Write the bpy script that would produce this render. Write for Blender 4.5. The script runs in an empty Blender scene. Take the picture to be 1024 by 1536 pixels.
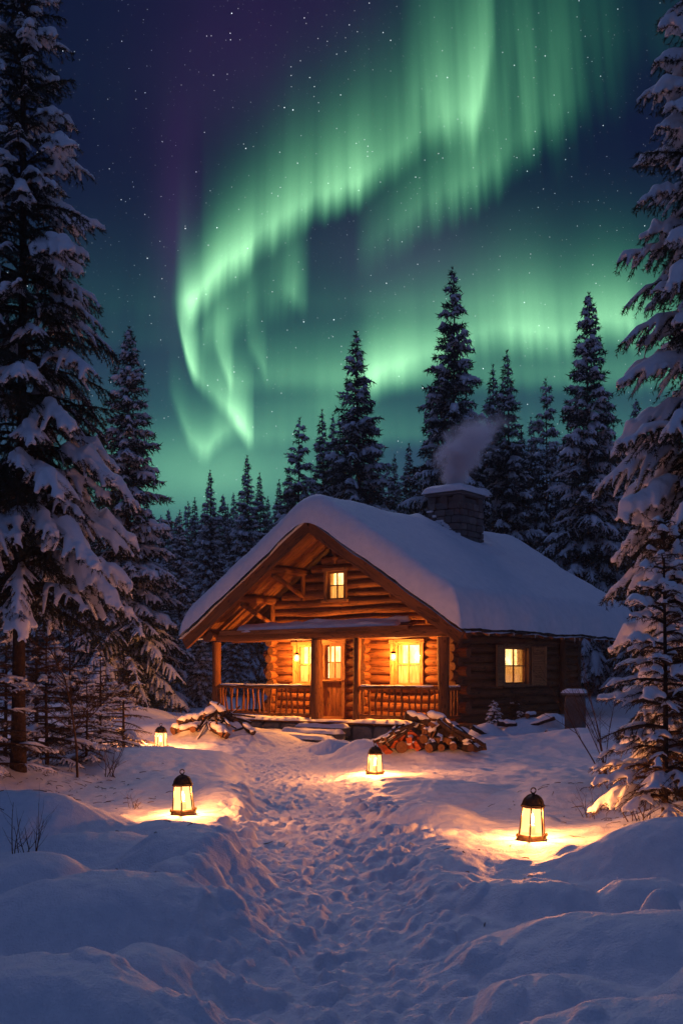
import bpy, math, random
import numpy as np
from mathutils import Vector, Matrix

R = math.radians
scene = bpy.context.scene
COL = scene.collection
random.seed(7)
rng = np.random.default_rng(7)

# ------------------------------------------------------------------ camera
EYE = 1.7
F = 1600.0            # focal length in pixels of the 1024 wide photograph
HZ = 1010.0           # row of the horizon
cam_d = bpy.data.cameras.new('camera')
cam = bpy.data.objects.new('camera', cam_d)
COL.objects.link(cam)
cam.location = (0, 0, EYE)
cam.rotation_euler = (R(90), 0, 0)
cam_d.sensor_fit = 'HORIZONTAL'
cam_d.sensor_width = 36.0
cam_d.lens = F / 1024 * 36
# Blender measures the shift in units of the larger image side
cam_d.shift_x = 0.0
cam_d.shift_y = (HZ - 768) / 1024
cam_d.clip_start = 0.05
cam_d.clip_end = 2000
scene.camera = cam

# ------------------------------------------------------------------ render / exposure
scene.render.engine = 'CYCLES'
cy = scene.cycles
cy.max_bounces = 6
cy.diffuse_bounces = 3
cy.glossy_bounces = 2
cy.transmission_bounces = 3
cy.transparent_max_bounces = 12
cy.volume_bounces = 4
cy.volume_step_rate = 1.0
cy.caustics_reflective = False
cy.caustics_refractive = False
cy.sample_clamp_indirect = 3.0
cy.sample_clamp_direct = 0.0
cy.use_denoising = True
cy.use_adaptive_sampling = True
cy.adaptive_threshold = 0.015
scene.view_settings.view_transform = 'Standard'
scene.view_settings.look = 'None'
scene.view_settings.exposure = 0.28
scene.view_settings.gamma = 1.0

SKY_FILL = 0.80        # strength of the night sky that is behind and above the photographer
RIM_FILL = 0.23  # strength of the added fill lamp behind the scene
LANTERN_W = 185.0
PORCH_W = 620.0

# ------------------------------------------------------------------ node expression helper
class X:
    """a float socket with arithmetic"""
    nt = None
    def __init__(s, sock): s.s = sock
    @staticmethod
    def m(op, *a, clamp=False):
        n = X.nt.nodes.new('ShaderNodeMath'); n.operation = op; n.use_clamp = clamp
        for i, v in enumerate(a):
            if isinstance(v, X): X.nt.links.new(v.s, n.inputs[i])
            else: n.inputs[i].default_value = float(v)
        return X(n.outputs[0])
    def __add__(s, o): return X.m('ADD', s, o)
    __radd__ = __add__
    def __sub__(s, o): return X.m('SUBTRACT', s, o)
    def __rsub__(s, o): return X.m('SUBTRACT', o, s)
    def __mul__(s, o): return X.m('MULTIPLY', s, o)
    __rmul__ = __mul__
    def __truediv__(s, o): return X.m('DIVIDE', s, o)
    def __rtruediv__(s, o): return X.m('DIVIDE', o, s)
def xmax(a, b): return X.m('MAXIMUM', a, b)
def xmin(a, b): return X.m('MINIMUM', a, b)
def xpow(a, b): return X.m('POWER', a, b)
def xexp(a): return X.m('EXPONENT', a)
def xgauss(a, c, w):
    d = (a - c) / w
    return xexp(d * d * -1.0)
def xss(a, lo, hi):
    n = X.nt.nodes.new('ShaderNodeMapRange'); n.interpolation_type = 'SMOOTHSTEP'
    X.nt.links.new(a.s, n.inputs['Value'])
    n.inputs['From Min'].default_value = lo; n.inputs['From Max'].default_value = hi
    n.inputs['To Min'].default_value = 0; n.inputs['To Max'].default_value = 1
    return X(n.outputs[0])
def xcurve(a, pts):
    n = X.nt.nodes.new('ShaderNodeFloatCurve')
    X.nt.links.new(a.s, n.inputs['Value'])
    c = n.mapping.curves[0]
    pts = sorted(pts)
    c.points[0].location = pts[0]; c.points[1].location = pts[-1]
    for p in pts[1:-1]:
        c.points.new(p[0], p[1])
    for p in c.points: p.handle_type = 'AUTO_CLAMPED'
    n.mapping.extend = 'HORIZONTAL'
    n.mapping.update()
    return X(n.outputs[0])
def xvec(a, b, c):
    n = X.nt.nodes.new('ShaderNodeCombineXYZ')
    for i, v in enumerate((a, b, c)):
        if isinstance(v, X): X.nt.links.new(v.s, n.inputs[i])
        else: n.inputs[i].default_value = float(v)
    return n.outputs[0]
def xnoise(vec, scale, detail=2.0, rough=0.5, dist=0.0):
    n = X.nt.nodes.new('ShaderNodeTexNoise')
    X.nt.links.new(vec, n.inputs['Vector'])
    n.inputs['Scale'].default_value = scale; n.inputs['Detail'].default_value = detail
    n.inputs['Roughness'].default_value = rough; n.inputs['Distortion'].default_value = dist
    return X(n.outputs[0])

# ------------------------------------------------------------------ world: night sky with stars and aurora
world = bpy.data.worlds.new('World')
scene.world = world
world.use_nodes = True
wt = world.node_tree
wt.nodes.clear()
X.nt = wt
tc = wt.nodes.new('ShaderNodeTexCoord')
sep = wt.nodes.new('ShaderNodeSeparateXYZ')
wt.links.new(tc.outputs['Generated'], sep.inputs[0])
dx, dy, dz = (X(sep.outputs[i]) for i in range(3))
fwd = xss(dy, 0.15, 0.45)                    # northern half of the sky, where the aurora stands
dyc = xmax(dy, 0.12)
PX = dx / dyc * F + 512.0                    # bearing and height of a direction, in units of 1/1600
PY = HZ - dz / dyc * F
xn = (PX + 200.0) / 1424.0
def CP(pts): return [((p[0] + 200) / 1424.0, p[1]) for p in pts]
lean = PX + (PY - 400.0) * (PX - 480.0) * -0.00022
ray_a = xnoise(xvec(lean * 0.028, PY * 0.0016, 3.1), 1.0, 2.5, 0.6)
ray_b = xnoise(xvec(lean * 0.075, PY * 0.0022, 9.7), 1.0, 1.5, 0.5)
rays = xmax((ray_a - 0.5) * 1.9 + (ray_b - 0.5) * 0.55 + 0.5, 0.0)
big = xnoise(xvec(PX * 0.006, PY * 0.006, 1.7), 1.0, 2.0, 0.5)
def ribbon(edge, amp, H, soft=26.0, jit=46.0, rmix=0.9, lo=0.35, seed=0):
    e = xcurve(xn, [(p[0], (p[1] + 300) / 1600.0) for p in CP(edge)]) * 1600.0 - 300.0
    a = xcurve(xn, CP(amp))
    d = e - PY + (rays - 0.5) * jit
    rise = xss(d, -soft, soft * 1.5)
    h = xcurve(xn, [(p[0], p[1] / 600.0) for p in CP(H)]) * 600.0 if isinstance(H, list) else H
    q_ = xmax(d - soft, 0.0) / h
    fall = xexp(q_ * -.75 - q_ * q_ * .22)
    return a * rise * fall * (rays * rmix + lo + 0.15)
ribs = [
    # the long bright arc
    ribbon([(260, 480), (290, 470), (330, 428), (380, 388), (430, 350), (480, 322), (530, 300), (580, 268), (630, 228), (690, 200), (760, 175)],
           [(255, 0), (275, .42), (300, 1.0), (340, .92), (390, .80), (450, .76), (510, .86), (560, .66), (610, .46), (660, .36), (705, .26), (750, 0)],
           [(260, 30), (300, 46), (360, 62), (430, 82), (520, 92), (620, 120), (740, 190)], soft=26, jit=22, rmix=.5, lo=.5),
    # left fold running down
    ribbon([(262, 470), (274, 520), (284, 555), (297, 580), (320, 603), (345, 630), (362, 655), (372, 668)],
           [(262, 0), (272, .6), (281, 1.0), (296, .82), (315, .5), (338, .56), (352, .95), (364, .95), (382, 0)],
           [(262, 60), (282, 78), (300, 70), (330, 85), (355, 55), (372, 60)], soft=14, jit=10, rmix=.5, lo=.45),
    # lower curl above the forest
    ribbon([(255, 600), (272, 640), (290, 676), (308, 690), (325, 672), (345, 660), (372, 650)],
           [(250, 0), (272, .30), (292, .44), (312, .58), (335, .50), (360, .34), (374, 0)], 42.0, soft=16, jit=12, rmix=.3, lo=.55),
    # teal veil below the arc
    ribbon([(320, 520), (350, 500), (390, 478), (430, 468), (455, 445)],
           [(300, 0), (330, .34), (370, .30), (410, .26), (438, .32), (452, .15), (468, 0)], 120.0, soft=26, jit=20, rmix=.7, lo=.3),
    ribbon([(320, 520), (334, 555), (348, 590)], [(318, 0), (334, .36), (344, .45), (352, 0)], 60.0, soft=14, jit=6, rmix=.3, lo=.6),
    ribbon([(368, 520), (384, 545), (400, 575)], [(366, 0), (382, .26), (394, .32), (402, 0)], 60.0, soft=16, jit=6, rmix=.3, lo=.6),
    ribbon([(400, 440), (430, 450), (452, 470)], [(410, 0), (430, .16), (446, .24), (464, 0)], 60.0, soft=16, jit=6, rmix=.3, lo=.6),
    # second diagonal band to the right of the arc
    ribbon([(520, 410), (570, 388), (620, 352), (680, 318), (740, 286), (790, 240), (840, 195), (900, 170)],
           [(530, 0), (565, .22), (610, .36), (660, .46), (710, .52), (750, .46), (800, .32), (840, .2), (900, .06), (960, 0)],
           [(520, 60), (620, 80), (720, 130), (800, 170), (900, 220)], soft=34, jit=32, rmix=.65, lo=.35),
    # column rising to the top
    ribbon([(620, 180), (670, 205), (705, 215), (725, 150), (742, 90)],
           [(600, 0), (650, .26), (690, .36), (715, .42), (731, .32), (744, 0)], 170.0, soft=40, jit=50, rmix=.6, lo=.4),
    ribbon([(720, 190), (800, 215), (870, 200), (940, 190)],
           [(700, 0), (740, .15), (800, .15), (850, .11), (900, .08), (945, 0)], 260.0, soft=70, jit=80, rmix=.75, lo=.1),
    # low band behind the spruces
    ribbon([(440, 640), (480, 634), (520, 618), (560, 588), (600, 572), (640, 556), (690, 538), (740, 522), (822, 526), (912, 508), (1000, 520), (1150, 560)],
           [(380, 0), (440, .10), (490, .24), (540, .52), (580, .90), (630, .70), (690, .58), (750, .76), (800, .95), (850, .70), (900, .86), (960, .6), (1050, .25), (1200, 0)],
           [(440, 90), (560, 60), (640, 66), (760, 70), (900, 62), (1100, 80)], soft=26, jit=16, rmix=.4, lo=.5),
]
tot = ribs[0]
for r_ in ribs[1:]: tot = tot + r_
glow = xgauss(PY, 715.0, 70.0) * xgauss(PX, 310.0, 200.0) * 0.50 + xgauss(PY, 640.0, 130.0) * xgauss(PX, 330.0, 220.0) * 0.11 \
     + xgauss(PY, 450.0, 130.0) * xgauss(PX, 850.0, 230.0) * 0.09 + xgauss(PY, 330.0, 190.0) * xgauss(PX, 520.0, 260.0) * 0.03
tot = (tot * 1.1 + glow * (big * 0.9 + 0.55)) * fwd
tot2 = tot * tot
purple = (xgauss(PX, 340.0, 130.0) * xgauss(PY, 130.0, 260.0) * 0.24 + xgauss(PX, 265.0, 34.0) * xgauss(PY, 340.0, 150.0) * 0.6
          + xgauss(PX, 640.0, 170.0) * xgauss(PY, 400.0, 90.0) * 0.6 + xgauss(PX, 470.0, 200.0) * xgauss(PY, 60.0, 160.0) * 0.28) * fwd * (big + 0.45)
low = xss(dz, 0.46, 0.03)                    # 1 at the horizon
back = xss(dz, 0.60, 0.92) + xss(dy, 0.10, -0.70) * 0.34   # overhead and southern sky
def chan(base0, base1, a1, a2, pu, fill):
    up = xss(dz, -0.02, 0.10)
    b = low * (base1 - base0) + base0
    return (b + tot * a1 + tot2 * a2 + purple * pu + back * fill * SKY_FILL) * (up * 0.94 + 0.06)
rr = chan(.0035, .028, .026, .285, .034, .056)
gg = chan(.0065, .050, .370, .400, .006, .088)
bb = chan(.0290, .120, .150, .220, .044, .205)
# stars
def stars(scale, rad, dens_seed, gain):
    v = wt.nodes.new('ShaderNodeTexVoronoi'); v.feature = 'F1'; v.inputs['Scale'].default_value = scale
    mp = wt.nodes.new('ShaderNodeMapping'); mp.inputs['Location'].default_value = (dens_seed, dens_seed * .7, 1.3)
    wt.links.new(tc.outputs['Generated'], mp.inputs[0]); wt.links.new(mp.outputs[0], v.inputs['Vector'])
    d = X(v.outputs['Distance'])
    cs = wt.nodes.new('ShaderNodeSeparateColor'); wt.links.new(v.outputs['Color'], cs.inputs[0])
    br = xpow(X(cs.outputs[0]), 8.0)
    return xss(d, rad, rad * 0.25) * (br * 1.6 + 0.055) * gain
st = (stars(150.0, 0.070, 2.0, 2.3) + stars(270.0, 0.118, 11.0, 1.2)) * xss(dz, 0.02, 0.25)
rr = rr + st * .85; gg = gg + st * .92; bb = bb + st * 1.0
cc = wt.nodes.new('ShaderNodeCombineColor')
for i, v in enumerate((rr, gg, bb)): wt.links.new(v.s, cc.inputs[i])
bg = wt.nodes.new('ShaderNodeBackground'); bg.inputs['Strength'].default_value = 1.0
wt.links.new(cc.outputs[0], bg.inputs['Color'])
wo = wt.nodes.new('ShaderNodeOutputWorld')
wt.links.new(bg.outputs[0], wo.inputs['Surface'])
world.cycles.sampling_method = 'MANUAL'
world.cycles.sample_map_resolution = 1024

# broad fill lamp from beyond the forest, added to rim the snow mounds
sd = bpy.data.lights.new('rim_fill', 'SUN'); sd.energy = RIM_FILL; sd.angle = R(24); sd.color = (.80, .72, 1.0)
so = bpy.data.objects.new('rim_fill', sd); COL.objects.link(so)
so.rotation_euler = (R(-51), R(-16), 0)       # high over the forest, behind the cabin

# ------------------------------------------------------------------ object helpers
def tag(o, label=None, cat=None, group=None, kind=None):
    if label: o['label'] = label
    if cat: o['category'] = cat
    if group: o['group'] = group
    if kind: o['kind'] = kind
    return o
def empty(name, loc=(0, 0, 0), rz=0.0, label=None, cat=None, group=None):
    o = bpy.data.objects.new(name, None); COL.objects.link(o)
    o.empty_display_size = 0.2
    o.location = loc; o.rotation_euler = (0, 0, rz)
    return tag(o, label, cat, group)
def copy_tree(o, parent=None):
    c = o.copy(); COL.objects.link(c)
    if parent is not None: c.parent = parent
    for ch in list(o.children): copy_tree(ch, c)
    return c

class MB:
    """collects geometry, builds one mesh"""
    def __init__(s): s.v = []; s.uv = []; s.f = []; s.n = 0
    def add(s, v, faces, uv=None, mat=0, smooth=True):
        v = np.asarray(v, float).reshape(-1, 3)
        if uv is None: uv = np.zeros((len(v), 2))
        s.v.append(v); s.uv.append(np.asarray(uv, float).reshape(-1, 2))
        for fa in faces:
            fa = np.asarray(fa, np.int64)
            if fa.size: s.f.append((fa + s.n, mat, smooth))
        s.n += len(v)
    def tubes(s, P, Rr, n=8, caps=False, mat=0, capmat=None, squash=1.0, smooth=True, phase=-math.pi / 2):
        P = np.asarray(P, float); Rr = np.asarray(Rr, float)
        if P.ndim == 2: P = P[None]; Rr = Rr[None]
        M, K, _ = P.shape
        T = np.gradient(P, axis=1)
        T /= np.maximum(np.linalg.norm(T, axis=2, keepdims=True), 1e-9)
        ref = np.zeros_like(T); ref[..., 2] = 1
        avg = np.abs((P[:, -1] - P[:, 0])[:, 2]) / np.maximum(np.linalg.norm(P[:, -1] - P[:, 0], axis=1), 1e-9)
        ref[avg > .9] = (1, 0, 0)
        S = np.cross(T, ref); S /= np.maximum(np.linalg.norm(S, axis=2, keepdims=True), 1e-9)
        U = np.cross(S, T)
        a = phase + np.arange(n + 1) / n * 2 * math.pi
        ca, sa = np.cos(a), np.sin(a)
        V = P[:, :, None] + Rr[:, :, None, None] * (S[:, :, None] * ca[:, None] + U[:, :, None] * (sa[:, None] * squash))
        L = np.concatenate([np.zeros((M, 1)), np.cumsum(np.linalg.norm(np.diff(P, axis=1), axis=2), axis=1)], 1)
        off = rng.random((M, 2)) * 37
        uv = np.zeros((M, K, n + 1, 2))
        uv[..., 0] = L[:, :, None] + off[:, 0][:, None, None]
        uv[..., 1] = (np.arange(n + 1) / n)[None, None] * (2 * math.pi * Rr.mean(axis=1))[:, None, None] + off[:, 1][:, None, None]
        idx = np.arange(M * K * (n + 1)).reshape(M, K, n + 1)
        q = np.stack([idx[:, :-1, :-1], idx[:, :-1, 1:], idx[:, 1:, 1:], idx[:, 1:, :-1]], -1).reshape(-1, 4)
        s.add(V, [q], uv, mat, smooth)
        if caps:
            cm = mat if capmat is None else capmat
            for k, rev in ((0, True), (K - 1, False)):
                ring = V[:, k, :n]
                cen = P[:, k][:, None]
                vv = np.concatenate([cen, ring], 1)
                b = (np.arange(M) * (n + 1))[:, None]
                i = np.arange(n)
                c0 = np.broadcast_to(b, (M, n)); c1 = b + 1 + i; c2 = b + 1 + (i + 1) % n
                tri = np.stack([c0, c2, c1] if rev else [c0, c1, c2], -1).reshape(-1, 3)
                w = Rr[:, k][:, None, None]
                cu = np.concatenate([np.zeros((1, 2)), np.stack([ca[:n], sa[:n]], -1)])[None] * w + off[:, None]
                s.add(vv, [tri], cu, cm, False)
    def box(s, c, size, rot=None, mat=0, long=None):
        c = np.asarray(c, float); h = np.asarray(size, float) / 2
        sg = np.array([[-1, -1, -1], [1, -1, -1], [1, 1, -1], [-1, 1, -1], [-1, -1, 1], [1, -1, 1], [1, 1, 1], [-1, 1, 1]], float)
        p = sg * h
        fs = [[0, 3, 2, 1], [4, 5, 6, 7], [0, 1, 5, 4], [1, 2, 6, 5], [2, 3, 7, 6], [3, 0, 4, 7]]
        if long is None: long = int(np.argmax(h))
        o2 = [i for i in range(3) if i != long]
        off = rng.random(2) * 29
        rm = np.array(rot) if rot is not None else np.eye(3)
        for f in fs:
            q = p[f]
            span = q.max(0) - q.min(0)
            flat = int(np.argmin(span))
            vax = [i for i in range(3) if i != flat and i != long]
            if flat == long: uv = q[:, o2]
            else: uv = q[:, [long, vax[0]]]
            s.add(q @ rm.T + c, [[[0, 1, 2, 3]]], uv + off + flat * .7, mat, False)
    def prism(s, prof, y0, y1, mat=0):
        """profile in x,z swept along y"""
        prof = np.asarray(prof, float); n = len(prof)
        a = np.stack([prof[:, 0], np.full(n, y0), prof[:, 1]], -1); b = a.copy(); b[:, 1] = y1
        i = np.arange(n); j = (i + 1) % n
        s.add(np.concatenate([a, b]), [np.stack([i, j, j + n, i + n], -1)], np.concatenate([a[:, [1, 0]], b[:, [1, 0]]]), mat, False)
        s.add(a, [[list(range(n))[::-1]]], a[:, [0, 2]], mat, False); s.add(b, [[list(range(n))]], b[:, [0, 2]], mat, False)
    def lathe(s, prof, n=24, c=(0, 0, 0), mat=0, smooth=True, rot=0.0):
        prof = np.asarray(prof, float); K = len(prof)
        a = rot + np.arange(n) / n * 2 * math.pi
        V = np.stack([prof[:, 0][:, None] * np.cos(a), prof[:, 0][:, None] * np.sin(a), np.broadcast_to(prof[:, 1][:, None], (K, n))], -1) + np.asarray(c, float)
        idx = np.arange(K * n).reshape(K, n); r = np.roll(idx, -1, axis=1)
        q = np.stack([idx[:-1], r[:-1], r[1:], idx[1:]], -1).reshape(-1, 4)
        s.add(V, [q], None, mat, smooth)
    def grid(s, V, mat=0, smooth=True, uv=None, wrap=False):
        a, b, _ = V.shape
        idx = np.arange(a * b).reshape(a, b)
        q = np.stack([idx[:-1, :-1], idx[1:, :-1], idx[1:, 1:], idx[:-1, 1:]], -1).reshape(-1, 4)
        s.add(V, [q], uv, mat, smooth)
    def xf(s, m):
        m = np.array(m); out = MB(); out.uv = s.uv; out.f = s.f; out.n = s.n
        out.v = [v @ m[:3, :3].T + m[:3, 3] for v in s.v]
        return out
    def mesh(s, name):
        me = bpy.data.meshes.new(name)
        v = np.concatenate(s.v); uv = np.concatenate(s.uv)
        loops = np.concatenate([f.ravel() for f, _, _ in s.f])
        sizes = np.concatenate([np.full(len(f), f.shape[1]) for f, _, _ in s.f])
        mats = np.concatenate([np.full(len(f), m) for f, m, _ in s.f])
        sm = np.concatenate([np.full(len(f), bool(t)) for f, _, t in s.f])
        me.vertices.add(len(v)); me.vertices.foreach_set('co', v.astype(np.float32).ravel())
        me.loops.add(len(loops)); me.loops.foreach_set('vertex_index', loops.astype(np.int32))
        me.polygons.add(len(sizes))
        st_ = np.concatenate([[0], np.cumsum(sizes)[:-1]])
        me.polygons.foreach_set('loop_start', st_.astype(np.int32))
        me.polygons.foreach_set('loop_total', sizes.astype(np.int32))
        me.polygons.foreach_set('material_index', mats.astype(np.int32))
        me.polygons.foreach_set('use_smooth', sm)
        l = me.uv_layers.new(name='uv'); l.data.foreach_set('uv', uv[loops].astype(np.float32).ravel())
        me.update(calc_edges=True); me.validate()
        return me
    def build(s, name, mats, parent=None, loc=None):
        me = s.mesh(name)
        for m in (mats if isinstance(mats, (list, tuple)) else [mats]): me.materials.append(m)
        o = bpy.data.objects.new(name, me); COL.objects.link(o)
        if parent is not None: o.parent = parent
        if loc is not None: o.location = loc
        return o
def remesh(o, voxel, it=3, fac=0.5):
    """melt the pieces of a snow mesh together"""
    m = o.modifiers.new('r', 'REMESH'); m.mode = 'VOXEL'; m.voxel_size = voxel; m.use_smooth_shade = True
    m2 = o.modifiers.new('s', 'SMOOTH'); m2.factor = fac; m2.iterations = it
    dg = bpy.context.evaluated_depsgraph_get()
    me = bpy.data.meshes.new_from_object(o.evaluated_get(dg))
    o.modifiers.clear()
    mats = list(o.data.materials); old = o.data
    o.data = me; me.name = old.name
    me.materials.clear()
    for k in mats: me.materials.append(k)
    for p in me.polygons: p.use_smooth = True
    bpy.data.meshes.remove(old)
    return o

# ------------------------------------------------------------------ noise for geometry
_tab = np.random.default_rng(3).random((256, 256))
def vn(x, y, seed=0):
    x = np.asarray(x, float) + seed * 17.31; y = np.asarray(y, float) + seed * 9.77
    xi = np.floor(x).astype(int); yi = np.floor(y).astype(int)
    fx = x - xi; fy = y - yi
    fx = fx * fx * fx * (fx * (fx * 6 - 15) + 10); fy = fy * fy * fy * (fy * (fy * 6 - 15) + 10)
    t = lambda a, b: _tab[a & 255, b & 255]
    a = t(xi, yi) * (1 - fx) + t(xi + 1, yi) * fx; b = t(xi, yi + 1) * (1 - fx) + t(xi + 1, yi + 1) * fx
    return (a * (1 - fy) + b * fy) * 2 - 1
def fbm(x, y, seed=0, oct=4, g=.5):
    s = 0; a = 1; f = 1
    for i in range(oct):
        s = s + a * vn(x * f, y * f, seed + i * 3); a *= g; f *= 2.03
    return s
def ss(a, b, x):
    t = np.clip((x - a) / (b - a), 0, 1); return t * t * (3 - 2 * t)

# ------------------------------------------------------------------ materials
def mat(name, build, disp=False):
    m = bpy.data.materials.new(name); m.use_nodes = True
    nt = m.node_tree; nt.nodes.clear(); X.nt = nt
    out = nt.nodes.new('ShaderNodeOutputMaterial')
    build(nt, out)
    return m
def ramp(nt, fac, stops):
    n = nt.nodes.new('ShaderNodeValToRGB')
    nt.links.new(fac.s if isinstance(fac, X) else fac, n.inputs[0])
    e = n.color_ramp.elements
    e[0].position = stops[0][0]; e[0].color = (*stops[0][1], 1)
    e[1].position = stops[-1][0]; e[1].color = (*stops[-1][1], 1)
    for p, c in stops[1:-1]:
        k = e.new(p); k.color = (*c, 1)
    return n.outputs[0]
def bsdf(nt, out, color=None, rough=.7, bump=None, bs=.3, bd=.02, spec=.3, metal=0.0):
    b = nt.nodes.new('ShaderNodeBsdfPrincipled')
    if color is not None:
        if isinstance(color, tuple): b.inputs['Base Color'].default_value = (*color, 1)
        else: nt.links.new(color, b.inputs['Base Color'])
    if isinstance(rough, X): nt.links.new(rough.s, b.inputs['Roughness'])
    else: b.inputs['Roughness'].default_value = rough
    b.inputs['Specular IOR Level'].default_value = spec
    b.inputs['Metallic'].default_value = metal
    if bump is not None:
        bn = nt.nodes.new('ShaderNodeBump'); bn.inputs['Strength'].default_value = bs; bn.inputs['Distance'].default_value = bd
        nt.links.new(bump.s if isinstance(bump, X) else bump, bn.inputs['Height'])
        nt.links.new(bn.outputs[0], b.inputs['Normal'])
    nt.links.new(b.outputs[0], out.inputs['Surface'])
    return b
def coord(nt, kind='Object', scale=(1, 1, 1)):
    t = nt.nodes.new('ShaderNodeTexCoord'); mp = nt.nodes.new('ShaderNodeMapping')
    mp.inputs['Scale'].default_value = scale
    nt.links.new(t.outputs[kind], mp.inputs[0])
    return mp.outputs[0]
def snow_mat(name, fine=60.0, coarse=9.0, bs=.35):
    def b(nt, out):
        c = coord(nt)
        n1 = xnoise(c, coarse, 4.0, .6); n2 = xnoise(c, fine, 3.0, .6)
        col = ramp(nt, n1, [(.3, (.74, .77, .82)), (.7, (.86, .87, .90))])
        bsdf(nt, out, col, .55, n1 * .6 + n2 * .5, bs, .03, .25)
    return mat(name, b)
def wood_mat(name, c0, c1, c2, streak=1.0, rough=.72):
    def b(nt, out):
        c = coord(nt, 'UV', (1.1, 17.0, 1)); n1 = xnoise(c, 1.0, 5.0, .62, .6)
        c2_ = coord(nt, 'UV', (.45, .6, 1)); n2 = xnoise(c2_, 1.0, 3.0, .6)
        c3 = coord(nt, 'UV', (5, 60.0, 1)); n3 = xnoise(c3, 1.0, 3.0, .6)
        col = ramp(nt, n1 * .55 + n2 * .62 - .09 + (n3 - .5) * .22, [(.22, c0), (.5, c1), (.78, c2)])
        c4 = coord(nt, 'UV', (.9, 9.0, 1)); n4 = xnoise(c4, 1.0, 3.0, .55, .3)
        crack = xss(X.m('ABSOLUTE', n4 - .5), .0, .022)
        c5 = coord(nt, 'UV', (2.2, 3.4, 1)); vo = nt.nodes.new('ShaderNodeTexVoronoi'); nt.links.new(c5, vo.inputs['Vector']); vo.inputs['Scale'].default_value = 1.0
        knot = xss(X(vo.outputs['Distance']), .05, .16)
        mixn = nt.nodes.new('ShaderNodeMixRGB'); mixn.blend_type = 'MULTIPLY'; mixn.inputs[0].default_value = 1.0
        nt.links.new(col, mixn.inputs[1])
        g_ = (crack * .72 + .28) * (knot * .6 + .4)
        gc = nt.nodes.new('ShaderNodeCombineColor')
        for i_ in range(3): nt.links.new(g_.s, gc.inputs[i_])
        nt.links.new(gc.outputs[0], mixn.inputs[2])
        bsdf(nt, out, mixn.outputs[0], rough, n1 * streak + n3 * .5 + crack * .8, .6, .02, .2)
    return mat(name, b)
M = {}
M['snow'] = snow_mat('snow_ground', 70.0, 11.0, .8)
M['snow_soft'] = snow_mat('snow_pack', 40.0, 5.0, .3)
M['log'] = wood_mat('log_wood', (.070, .025, .009), (.21, .080, .024), (.36, .15, .048))
M['board'] = wood_mat('board_wood', (.10, .036, .012), (.25, .10, .032), (.40, .18, .065))
M['frame'] = wood_mat('frame_wood', (.18, .08, .03), (.32, .15, .058), (.44, .23, .095))
M['shutter_lit'] = wood_mat('shutter_lit_wood', (.30, .14, .05), (.46, .24, .09), (.58, .34, .15))  # pale shutter wood, lightened further so the glow on it is in the colour
M['shingle'] = wood_mat('shingle_wood', (.018, .014, .012), (.045, .032, .024), (.09, .06, .042))
M['bark'] = mat('bark', lambda nt, out: (lambda n1, n2: bsdf(nt, out, ramp(nt, n1 * .6 + n2 * .4, [(.3, (.022, .013, .009)), (.55, (.055, .034, .025)), (.8, (.11, .075, .058))]), .9, n1 + n2, .9, .03, .15))(
    xnoise(coord(nt, 'Object', (9, 9, 2.2)), 2.0, 5.0, .65), xnoise(coord(nt), 22.0, 3.0, .6)))
M['endgrain'] = mat('end_grain', lambda nt, out: (lambda n1: bsdf(nt, out, ramp(nt, n1, [(.3, (.09, .038, .016)), (.7, (.24, .115, .05))]), .8, n1, .3, .01, .2))(
    xnoise(coord(nt), 26.0, 4.0, .6)))
M['redwood'] = mat('red_split_wood', lambda nt, out: (lambda n1: bsdf(nt, out, ramp(nt, n1, [(.3, (.20, .035, .010)), (.7, (.55, .13, .03))]), .7, n1, .5, .02, .2))(
    xnoise(coord(nt, 'Object', (6, 6, 30)), 1.5, 4.0, .6)))
M['needle'] = mat('spruce_needles', lambda nt, out: (lambda n1: bsdf(nt, out, ramp(nt, n1, [(.3, (.014, .022, .014)), (.6, (.032, .044, .024)), (.8, (.055, .060, .030))]), .6, None, spec=.2))(
    xnoise(coord(nt), 2.2, 3.0, .6)))
M['dryneedle'] = mat('dry_needles', lambda nt, out: (lambda n1: bsdf(nt, out, ramp(nt, n1, [(.3, (.040, .030, .014)), (.6, (.085, .055, .022)), (.8, (.13, .08, .035))]), .7, None, spec=.15))(
    xnoise(coord(nt), 3.0, 3.0, .6)))
M['twig'] = mat('twig_bark', lambda nt, out: (lambda n1: bsdf(nt, out, ramp(nt, n1, [(.3, (.030, .018, .012)), (.7, (.11, .062, .036))]), .85, None, spec=.15))(
    xnoise(coord(nt), 6.0, 3.0, .6)))
def stone(nt, out):
    c = coord(nt)
    n1 = xnoise(c, 3.0, 5.0, .6); n2 = xnoise(c, 24.0, 4.0, .65)
    bsdf(nt, out, ramp(nt, n1 * .6 + n2 * .4, [(.3, (.08, .074, .072)), (.55, (.18, .165, .155)), (.75, (.32, .29, .26))]), .85, n1 * .5 + n2, .7, .03, .2)
M['stone'] = mat('grey_stone', stone)
def stone_d(nt, out):
    c = coord(nt)
    n1 = xnoise(c, 2.0, 5.0, .6); n2 = xnoise(c, 24.0, 4.0, .65)
    bsdf(nt, out, ramp(nt, n1 * .6 + n2 * .4, [(.3, (.050, .046, .047)), (.55, (.13, .12, .118)), (.75, (.25, .225, .21))]), .85, n1 * .5 + n2, .7, .03, .2)
M['darkstone'] = mat('dark_stone', stone_d)
M['iron'] = mat('rusty_iron', lambda nt, out: (lambda n1: bsdf(nt, out, ramp(nt, n1, [(.35, (.025, .018, .014)), (.7, (.12, .065, .030))]), X.m('ADD', n1 * .4, .3), n1, .2, .01, .5, .75))(
    xnoise(coord(nt), 30.0, 4.0, .6)))
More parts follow.
